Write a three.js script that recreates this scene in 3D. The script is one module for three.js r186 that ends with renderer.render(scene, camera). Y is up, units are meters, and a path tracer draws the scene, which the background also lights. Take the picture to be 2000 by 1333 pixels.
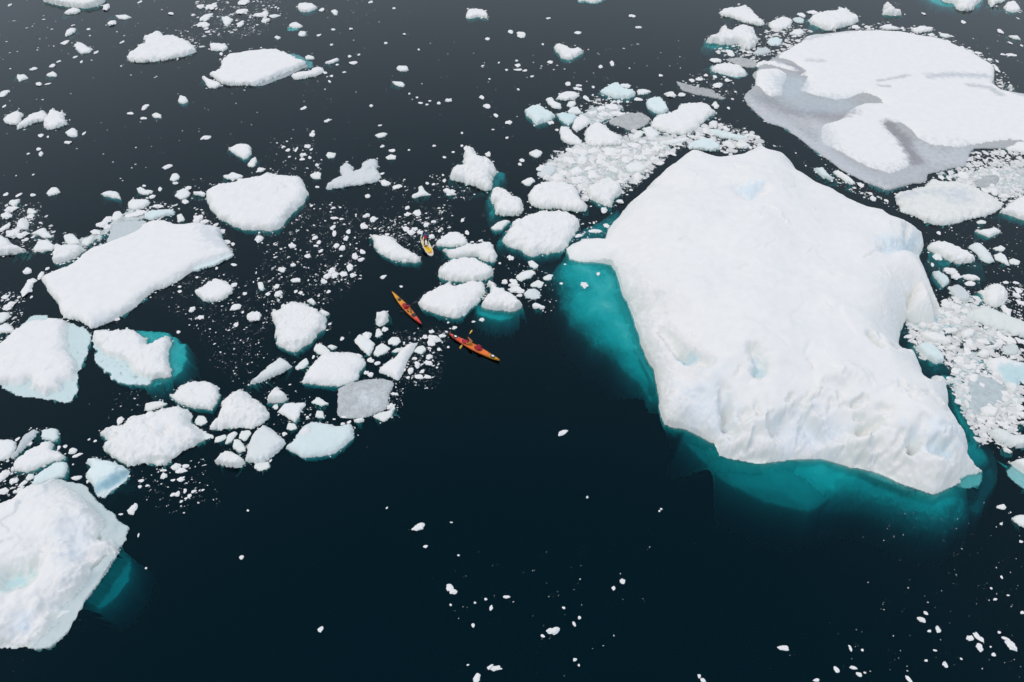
import * as THREE from 'three';
import { createNoise2D } from 'simplex-noise';
import { toCreasedNormals, mergeVertices, mergeGeometries } from 'three/addons/utils/BufferGeometryUtils.js';

// ---------- camera, sky, sun, exposure ----------
const CAM_H = 53, PITCH = 46, VFOV = 50;
const scene = new THREE.Scene();
const camera = new THREE.PerspectiveCamera(VFOV, 2000 / 1333, 0.5, 4000);
camera.position.set(0, CAM_H, 0);
camera.rotation.set(-PITCH * Math.PI / 180, 0, 0);
camera.updateMatrixWorld();
const renderer = new THREE.WebGLRenderer();
renderer.toneMapping = THREE.LinearToneMapping;
renderer.toneMappingExposure = 0.985;
renderer.shadowMap.enabled = true;
{
  // overcast: soft, nearly even cloud, a little brighter overhead than near the horizon
  const W = 64, Hh = 32, d = new Float32Array(W * Hh * 4);
  for (let j = 0; j < Hh; j++) for (let i = 0; i < W; i++) {
    const e = ((j + 0.5) / Hh - 0.5) * Math.PI, up = Math.max(0, Math.sin(e));
    const L = 0.80 + 0.10 * up;
    d.set([L * 0.865, L * 0.98, L * 1.12, 1], (j * W + i) * 4);
  }
  const sky = new THREE.DataTexture(d, W, Hh, THREE.RGBAFormat, THREE.FloatType);
  sky.mapping = THREE.EquirectangularReflectionMapping;
  sky.magFilter = sky.minFilter = THREE.LinearFilter;
  sky.needsUpdate = true;
  scene.background = sky;
  scene.environment = sky;
}
const sun = new THREE.DirectionalLight(new THREE.Color().setRGB(1, 0.84, 0.65), 0.7);
sun.position.set(-100, 120, -50);
sun.target.position.set(0, 0, -60);
sun.shadow.radius = 34;
sun.castShadow = true;
Object.assign(sun.shadow.camera, { left: -160, right: 160, top: 160, bottom: -160, near: 1, far: 500 });
scene.add(sun, sun.target);

// ---------- helpers ----------
function rng(seed) { let a = seed >>> 0; return () => { a = (a + 0x6d2b79f5) | 0; let t = Math.imul(a ^ (a >>> 15), 1 | a); t = (t + Math.imul(t ^ (t >>> 7), 61 | t)) ^ t; return ((t ^ (t >>> 14)) >>> 0) / 4294967296; }; }
const n2 = createNoise2D(rng(11)), n2b = createNoise2D(rng(29));
const fbm = (x, y, o = 4) => { let s = 0, a = 1, t = 0; for (let i = 0; i < o; i++) { s += a * n2(x, y); t += a; x = x * 2.03 + 17.1; y = y * 2.03 - 9.7; a *= 0.5; } return s / t; };
const billow = (x, y, o = 4) => { let s = 0, a = 1, t = 0; for (let i = 0; i < o; i++) { s += a * (1 - 2 * Math.abs(n2b(x, y))); t += a; x = x * 2.07 + 3.3; y = y * 2.07 + 8.1; a *= 0.52; } return s / t; };
const hash = (i, j, k) => { let t = Math.imul(i * 374761393 + j * 668265263 + k * 69069 | 0, 1274126177); t = Math.imul(t ^ (t >>> 15), 2246822519); return ((t ^ (t >>> 13)) >>> 0) / 4294967296; };
function blocks(x, z) {                                            // broken blocks: cells, each with a level and a tilt of its own
  const i0 = Math.floor(x), j0 = Math.floor(z);
  let a = 9, b = 9, va = 0, vb = 0;
  for (let i = i0 - 1; i <= i0 + 1; i++) for (let j = j0 - 1; j <= j0 + 1; j++) {
    const dx = x - i - hash(i, j, 1), dz = z - j - hash(i, j, 2), d = Math.hypot(dx, dz);
    if (d >= b) continue;
    const v = hash(i, j, 3) * 1.3 - 0.65 + dx * (hash(i, j, 4) * 1.6 - 0.8) + dz * (hash(i, j, 5) * 1.6 - 0.8);
    if (d < a) { b = a; vb = va; a = d; va = v; } else { b = d; vb = v; }
  }
  const t = Math.min(1, (b - a) / 0.12);
  return va * (0.5 + 0.5 * t) + vb * (0.5 - 0.5 * t);
}
const clamp = (x, a, b) => Math.min(b, Math.max(a, x));
const sstep = (a, b, x) => { const t = clamp((x - a) / (b - a), 0, 1); return t * t * (3 - 2 * t); };
const FPX = 1333 / 2 / Math.tan(VFOV * Math.PI / 360);            // focal length in photo pixels
const CP = Math.cos(PITCH * Math.PI / 180), SP = Math.sin(PITCH * Math.PI / 180);
function onSea(px, py, y = 0) {                                    // the point at height y that stands at this place of the view
  const u = (px - 1000) / FPX, v = -(py - 666.5) / FPX;
  const dx = u, dy = v * CP - SP, dz = -CP - v * SP;
  const t = (y - CAM_H) / dy;
  return [dx * t, dz * t];
}
function sightAt(px, py) {                                         // metres per photo pixel and tangent / sine of the sight line there
  const [x, z] = onSea(px, py), D = Math.hypot(x, z, CAM_H);
  const u = (px - 1000) / FPX, v = -(py - 666.5) / FPX;
  return { m: D / FPX / Math.sqrt(1 + u * u + v * v), tan: CAM_H / Math.hypot(x, z), sin: CAM_H / D };
}
const ORIGIN = { Z: [0, 0] };
'ABCDEFGHIJKLMNOP'.split('').forEach((c, i) => { ORIGIN[c] = [[0, 500, 1000, 1480][i % 4], [0, 330, 660, 983][i >> 2]]; });
const KS = 520 / 1980;
const toPhoto = (c, x, y) => c === 'Z' ? [x, y] : [ORIGIN[c][0] + x * KS, ORIGIN[c][1] + y * KS];
const pts = (c, s) => s.trim().split(/\s+/).map((p) => toPhoto(c, ...p.split(',').map(Number)));
const chaikin = (p) => p.flatMap((a, i) => { const b = p[(i + 1) % p.length]; return [[a[0] * 0.88 + b[0] * 0.12, a[1] * 0.88 + b[1] * 0.12], [a[0] * 0.12 + b[0] * 0.88, a[1] * 0.12 + b[1] * 0.88]]; });
const area = (p) => { let s = 0; for (let i = 0; i < p.length; i++) { const a = p[i], b = p[(i + 1) % p.length]; s += a[0] * b[1] - b[0] * a[1]; } return s / 2; };
const centre = (p) => { const s = [0, 0]; p.forEach((q) => { s[0] += q[0] / p.length; s[1] += q[1] / p.length; }); return s; };
// an outline seen in the view, as a footprint on the sea: far edges are the silhouette of the top (height back), near edges the waterline (height front)
function footprint(p, back, front = 0) {
  const s = Math.sign(area(p));
  return p.map((q, i) => {
    const a = p[(i + p.length - 1) % p.length], b = p[(i + 1) % p.length];
    const ny = -(b[0] - a[0]) * s / (Math.hypot(b[0] - a[0], b[1] - a[1]) || 1);    // outward normal's y on the photo (down positive)
    const k = clamp(0.35 - ny * 0.9, 0, 1);
    return onSea(q[0], q[1], front + (back - front) * k);
  });
}
function sdf(p, x, z) {                                            // signed distance, positive inside
  let d = 1e18, inside = false;
  for (let i = 0, j = p.length - 1; i < p.length; j = i++) {
    const a = p[i], b = p[j], ex = b[0] - a[0], ez = b[1] - a[1], wx = x - a[0], wz = z - a[1];
    const t = clamp((wx * ex + wz * ez) / (ex * ex + ez * ez || 1), 0, 1), rx = wx - ex * t, rz = wz - ez * t;
    d = Math.min(d, rx * rx + rz * rz);
    if ((a[1] > z) !== (b[1] > z) && x < (b[0] - a[0]) * (z - a[1]) / (b[1] - a[1]) + a[0]) inside = !inside;
  }
  return inside ? Math.sqrt(d) : -Math.sqrt(d);
}
function towards(p, x, z) {                                       // unit vector to the nearest point of an outline
  let d = 1e18, bx = 0, bz = 0;
  for (let i = 0, j = p.length - 1; i < p.length; j = i++) {
    const a = p[i], b = p[j], ex = b[0] - a[0], ez = b[1] - a[1], wx = x - a[0], wz = z - a[1];
    const t = clamp((wx * ex + wz * ez) / (ex * ex + ez * ez || 1), 0, 1), rx = ex * t - wx, rz = ez * t - wz, q = rx * rx + rz * rz;
    if (q < d) { d = q; bx = rx; bz = rz; }
  }
  d = Math.sqrt(d);
  return d > 1e-4 ? [bx / d, bz / d, d] : [0, 0, 0];
}
function lineDist(p, x, z) {
  let d = 1e18;
  for (let i = 0; i + 1 < p.length; i++) {
    const a = p[i], b = p[i + 1], ex = b[0] - a[0], ez = b[1] - a[1], wx = x - a[0], wz = z - a[1];
    const t = clamp((wx * ex + wz * ez) / (ex * ex + ez * ez || 1), 0, 1), rx = wx - ex * t, rz = wz - ez * t;
    d = Math.min(d, rx * rx + rz * rz);
  }
  return Math.sqrt(d);
}
const used = {};
const numbered = (n) => { const k = used[n] = (used[n] ?? -1) + 1; return k ? n + '_' + String(k).padStart(3, '0') : n; };
function tag(o, label, category, group) { o.userData.label = label; o.userData.category = category; if (group) o.userData.group = group; return o; }

// ---------- materials ----------
const snowMat = new THREE.MeshPhysicalMaterial({ vertexColors: true, roughness: 0.85, specularIntensity: 0.3 });
const iceMat = new THREE.MeshPhysicalMaterial({ vertexColors: true, roughness: 0.45, specularIntensity: 0.6 });
const wetMat = new THREE.MeshPhysicalMaterial({ vertexColors: true, roughness: 0.9, specularIntensity: 0.05 });
const C = { snow: [0.87, 0.832, 0.808], bare: [0.70, 0.775, 0.80], ledge: [0.70, 0.79, 0.82], slush: [0.47, 0.472, 0.485], under: [0.72, 0.80, 0.82] };
const mix = (a, b, t) => [a[0] + (b[0] - a[0]) * t, a[1] + (b[1] - a[1]) * t, a[2] + (b[2] - a[2]) * t];

// ---------- sea ----------
{
  const sea = new THREE.Mesh(new THREE.BoxGeometry(3000, 60, 3000), new THREE.MeshPhysicalMaterial({
    color: 0xffffff, roughness: 0.0, transmission: 1, thickness: 30, ior: 1.333, specularColor: new THREE.Color().setRGB(0.1, 0.6, 0.88),
    attenuationColor: new THREE.Color().setRGB(Math.exp(-2.4), Math.exp(-0.245), Math.exp(-0.22)), attenuationDistance: 1,
  }));
  sea.position.y = -30; sea.name = 'sea_water'; sea.userData.kind = 'structure'; sea.receiveShadow = true; scene.add(sea);
  const bed = new THREE.Mesh(new THREE.BoxGeometry(2990, 2, 2990), new THREE.MeshStandardMaterial({ color: new THREE.Color().setRGB(0.03, 0.05, 0.06), roughness: 1 }));
  bed.position.y = -57; bed.name = 'seabed'; bed.userData.kind = 'structure'; scene.add(bed);
}

// ---------- floating ice ----------
// layers: { kind: 'snow' | 'ledge' | 'slope', p: footprint, H, w, y, d0, d1, L, k, color }
const footprints = [], known = [];
let iceSeed = 1;
function buildIce(name, layers, o = {}) {
  const seed = (iceSeed += 13.37), cut = o.cut ?? 2.6;
  const main = layers[0], size = Math.sqrt(Math.abs(area(main.p))), c = centre(main.p);
  const D = Math.hypot(c[0], c[1], CAM_H), res = o.cell ?? D / (FPX * 0.512) * 0.85;
  const dx = Math.min(res, size / 9), dz = Math.min(res * clamp(1.0 / (CAM_H / D), 1, 1.5), size / 9);
  let x0 = 1e9, x1 = -1e9, z0 = 1e9, z1 = -1e9;
  for (const l of layers) {
    const mg = (cut + (l.kind === 'snow' ? 0 : l.kind === 'ledge' ? l.y : -l.d1)) / l.k + 0.06 * size;
    for (const q of l.p) { x0 = Math.min(x0, q[0] - mg); x1 = Math.max(x1, q[0] + mg); z0 = Math.min(z0, q[1] - mg); z1 = Math.max(z1, q[1] + mg); }
  }
  const nx = Math.ceil((x1 - x0) / dx) + 1, nz = Math.ceil((z1 - z0) / dz) + 1;
  const h = new Float32Array(nx * nz), who = new Uint8Array(nx * nz), deep = new Float32Array(nx * nz).fill(-99);
  const ea = (o.edge ?? 1) * 0.035 * size, el = 0.22 * size;
  const ea2 = (o.edge ?? 1) * Math.min(0.042 * size, 0.32), ea3 = Math.min(0.012 * size, 0.06) * (0.4 + 0.6 * (o.edge ?? 1));
  for (let j = 0; j < nz; j++) for (let i = 0; i < nx; i++) {
    const x = x0 + i * dx, z = z0 + j * dz, k = j * nx + i;
    const wob = ea * fbm(x / el + seed, z / el, 3) + ea2 * (0.9 * blocks(x / (0.45 + 0.05 * size) + seed, z / (0.45 + 0.05 * size)) + 0.4 * billow(x / 0.9 + seed, z / 0.9 - seed, 2)) + ea3 * n2(x * 3.1 + seed, z * 3.1);
    let best = -1e9, w = 0;
    for (let n = 0; n < layers.length; n++) {
      const l = layers[n];
      const s = sdf(l.p, x, z) + wob * (l.wob ?? 1);
      let y;
      if (l.kind === 'snow') {
        if (s > 0) {
          const r = 1 - Math.exp(-s / l.w), rr = (l.rough ?? 1) * (l.even ? 1 : 0.4 + 0.75 * Math.exp(-s / (0.1 * size)));
          const lump = billow(x / (0.30 * size) + seed, z / (0.30 * size), 3), fine = billow(x / (0.55 + 0.03 * size) - seed, z / (0.55 + 0.03 * size), 4);
          const bx = x + 0.12 * size * fbm(x / (0.2 * size) + 7, z / (0.2 * size), 2), ls = Math.max(0.8, (l.cells ?? 0.2) * size), l2 = Math.max(0.4, 0.075 * size);
          const brk = rr * (l.brk ?? 1.25) * (0.30 * blocks(bx / ls + seed, z / ls) + 0.10 * blocks(x / l2 - seed, z / l2));
          y = (l.y ?? 0) + l.H * r * (1 + 0.16 * rr * lump + brk * sstep(0, 0.5, s / l.w)) + rr * Math.min(1, s / 0.35) * Math.min(0.03 * size + 0.015, 0.07) * fine;
          if (l.shape) y *= l.shape(x, z);
          y = Math.max(y, 0.03 * Math.min(1, s * 4) + (l.y ?? 0));
        } else y = (l.y ?? 0) + s * l.k;
      } else if (l.kind === 'ledge') {
        y = l.y + (s > 0 ? 0.05 * (l.rough ?? 1) * fbm(x / 0.8, z / 0.8 + seed, 3) : s * l.k);
      } else {
        y = s > 0 ? -(l.d1 + (l.d0 - l.d1) * (1 - Math.exp(-s / l.L))) + (0.12 + 0.07 * l.d1) * fbm(x / 4.2 + seed, z / 4.2, 3) : -l.d1 + s * l.k + 0.3 * fbm(x / 1.6, z / 1.6 + seed, 3);
        if (y > -0.25) y = -0.25 - 0.1 * Math.exp(-(y + 0.25));
      }
      if (y > best) { best = y; w = n; }
      if (l.kind === 'slope') deep[k] = Math.max(deep[k], y);
    }
    for (const q of o.strokes || []) {                              // crevices (down) and ridges (up)
      const d = lineDist(q.p, x, z) + 0.25 * q.r * fbm(x / q.r * 0.8 + seed, z / q.r * 0.8, 2);
      if (best > 0.02 && d < q.r * 3) best = Math.max(0.02, best + q.h * Math.exp(-((d / q.r) ** 2)));
    }
    h[k] = best; who[k] = w;
  }
  const P = new Float32Array(nx * nz * 3), N = new Float32Array(nx * nz * 3), K = new Float32Array(nx * nz * 3);
  const ox = o.at ? o.at[0] : c[0], oz = o.at ? o.at[1] : c[1];
  for (let j = 0; j < nz; j++) for (let i = 0; i < nx; i++) {
    const k = j * nx + i, x = x0 + i * dx, z = z0 + j * dz, y = h[k];
    const gx = (h[j * nx + Math.min(nx - 1, i + 1)] - h[j * nx + Math.max(0, i - 1)]) / (2 * dx), gz = (h[Math.min(nz - 1, j + 1) * nx + i] - h[Math.max(0, j - 1) * nx + i]) / (2 * dz);
    const m = Math.hypot(gx, gz, 1);
    const lay = layers[who[k]];
    let px = x - ox, pz = z - oz;
    const rim = lay.kind === 'ledge' ? Math.min(0, lay.y - 0.06) : 0;
    if (lay.kind !== 'slope' && y < rim) {                          // under water the block first swells a little, then draws in
      const d = rim - y, foot = lay.foot ?? 0, inn = d / lay.k - foot * (1 - Math.exp(-d / (0.25 + 0.5 * foot))) + (foot ? 0.3 : 0.85) * d, t = sstep(0.4, 1.2, y - deep[k]);
      const dir = towards(lay.p, x, z), go = dir[2] < 0.02 || sdf(lay.p, x, z) > 0 ? 0 : clamp(inn, -0.6, dir[2] + 0.9 * d) * t;
      px += dir[0] * go; pz += dir[1] * go;
    }
    P.set([px, y, pz], k * 3); N.set([-gx / m, 1 / m, -gz / m], k * 3);
    const l = layers[who[k]];
    let col = l.color ?? (l.kind === 'snow' ? C.snow : l.kind === 'ledge' ? C.ledge : C.under);
    if (l.kind === 'snow') {
      const steep = sstep(0.8, 2.2, Math.hypot(gx, gz)) * 0.5, wet = (1 - sstep(0.0, 0.45, y)) * 0.55;
      col = mix(col, l.bare ?? C.bare, clamp(Math.max(steep, wet) + 0.25 * (l.blue ?? 0) * (0.6 + 0.9 * fbm(x / (0.2 * size) + 9, z / (0.2 * size) + seed, 3)), 0, 1));
    }
    if (col[0] < 0.82) col = [col[0] * 1.02, col[1], col[2] * 0.955];
    for (const q of o.tints || []) {
      const s = q.r ? q.r - lineDist(q.p, x, z) : sdf(q.p, x, z);
      const a = sstep(-q.soft, q.soft, s + q.soft * 1.3 * fbm(x / (q.grain ?? 1.2) + seed, z / (q.grain ?? 1.2), 5));
      if (a > 0) col = mix(col, q.color, a * q.a);
    }
    const g = 1 + 0.03 * fbm(x / 1.7, z / 1.7 + seed, 4) + (l.grain ?? 0.01) * (fbm(x * 3.1 + seed, z * 3.1, 2) + fbm(x / 1.1, z / 1.1 - seed, 4));
    K.set([col[0] * g, col[1] * g, col[2] * g], k * 3);
  }
  const parts = {};
  for (let j = 0; j + 1 < nz; j++) for (let i = 0; i + 1 < nx; i++) {
    const a = j * nx + i, b = a + 1, d = a + nx, e = d + 1;
    const top = Math.max(h[a], h[b], h[d], h[e]);
    if (top < -cut) continue;
    if (top < -0.05) {                                               // a torn quad deep under water is left out
      let long = 0;
      for (const [u, v] of [[a, e], [b, d]]) long = Math.max(long, Math.hypot(P[u * 3] - P[v * 3], P[u * 3 + 2] - P[v * 3 + 2]));
      if (long > 9 * (dx + dz)) continue;
    }
    const l = layers[who[a]];
    const name = top < (l.kind === 'snow' ? -0.02 : 0.0) || l.kind === 'slope' ? 'submerged_ice' : l.kind === 'snow' ? 'snow_cap' : 'ice_ledge';
    const f = parts[name === 'submerged_ice' ? name : name + ' ' + who[a]] ??= [];
    if (Math.abs(h[a] - h[e]) < Math.abs(h[b] - h[d])) f.push(a, d, e, a, e, b); else f.push(a, d, b, b, d, e);
  }
  const mats = { snow_cap: snowMat, ice_ledge: iceMat, submerged_ice: wetMat };
  const root = new THREE.Group(); root.name = numbered(name); root.position.set(ox, 0, oz); scene.add(root);
  for (const [key, f] of Object.entries(parts)) {
    const n = key.split(' ')[0];
    if (f.length < 12) continue;
    const map = new Map(), idx = f.map((v) => { let t = map.get(v); if (t === undefined) map.set(v, t = map.size); return t; });
    const g = new THREE.BufferGeometry(), pick = (src) => { const out = new Float32Array(map.size * 3); for (const [v, t] of map) for (let q = 0; q < 3; q++) out[t * 3 + q] = src[v * 3 + q]; return new THREE.BufferAttribute(out, 3); };
    g.setAttribute('position', pick(P)); g.setAttribute('normal', pick(N)); g.setAttribute('color', pick(K)); g.setIndex(idx);
    const mesh = new THREE.Mesh(g, mats[n]); mesh.name = n; mesh.castShadow = mesh.receiveShadow = true; root.add(mesh);
  }
  return root;
}
// a floe from its outline. o: H height, w edge roundness (metres), k steepness under water, teal: fringe width; ledges: [[crop, points, y], ...]; slopes: [[crop, points, d0, d1, L], ...]
function floe(label, c, s, o = {}) {
  const raw = pts(c, s), m = centre(raw), view = sightAt(m[0], m[1]);
  const side = Math.sqrt(Math.abs(area(raw)) / view.sin) * view.m;
  const H = o.H ?? clamp(0.13 * side, 0.12, 0.95), w = o.w ?? (o.flat ? 0.16 : clamp(0.055 * side, 0.08, 0.36));
  const t = w * view.tan, back = H > t ? H - t * (1 + Math.log(H / t)) : 0;
  const sm = (p) => (o.sharp ? p : chaikin(p));
  const foot = footprint(sm(raw), back);
  const layers = [{ kind: 'snow', p: foot, H, w, k: o.k ?? 6, rough: o.rough ?? (o.flat ? 0.35 : 1), blue: o.blue, color: o.color, bare: o.bare, grain: o.grain, shape: o.shape, foot: o.teal ? 0.32 * o.teal : 0 }];
  for (const [lc, ls, y, color, kk, grain] of o.caps || []) {          // raised snow on a lower base
    layers.push({ kind: 'snow', p: footprint(chaikin(pts(lc, ls)), y * 0.15, o.H ?? 0), y: 0, H: y, w: 0.4, k: 3, rough: 0.25, color: color ?? C.snow, bare: C.snow, wob: 0.5 });
  }
  for (const [lc, ls, y, color] of o.ledges || []) {
    layers.push({ kind: 'ledge', p: footprint(chaikin(pts(lc, ls)), y * 0.7, y * 0.7), y, k: 6, color: color ?? C.ledge });
  }
  for (const [lc, ls, d0, d1, L, k] of o.slopes || []) layers.push({ kind: 'slope', p: footprint(chaikin(pts(lc, ls)), -d1 * 0.6, -d1 * 0.6), d0, d1, L: L ?? 2, k: (k ?? 1) * 7, wob: 1.2 });
  if (!o.mush) footprints.push(foot), known.push({ label, raw });
  const root = buildIce(o.name ?? 'ice_floe', layers, { cut: o.cut ?? (o.slopes ? 3.2 : o.teal ? 1.3 : 0.3), strokes: (o.strokes || []).map((q) => ({ p: q.on.map((v) => onSea(v[0], v[1], q.y ?? H)), r: q.r, h: q.h })), tints: (o.tints || []).map((q) => ({ ...q, p: (q.r ? q.on : chaikin(q.on)).map((v) => onSea(v[0], v[1], q.y ?? H * 0.8)) })), edge: o.edge, cell: o.cell });
  return tag(root, label, o.category ?? 'ice floe', o.group);
}
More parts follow.
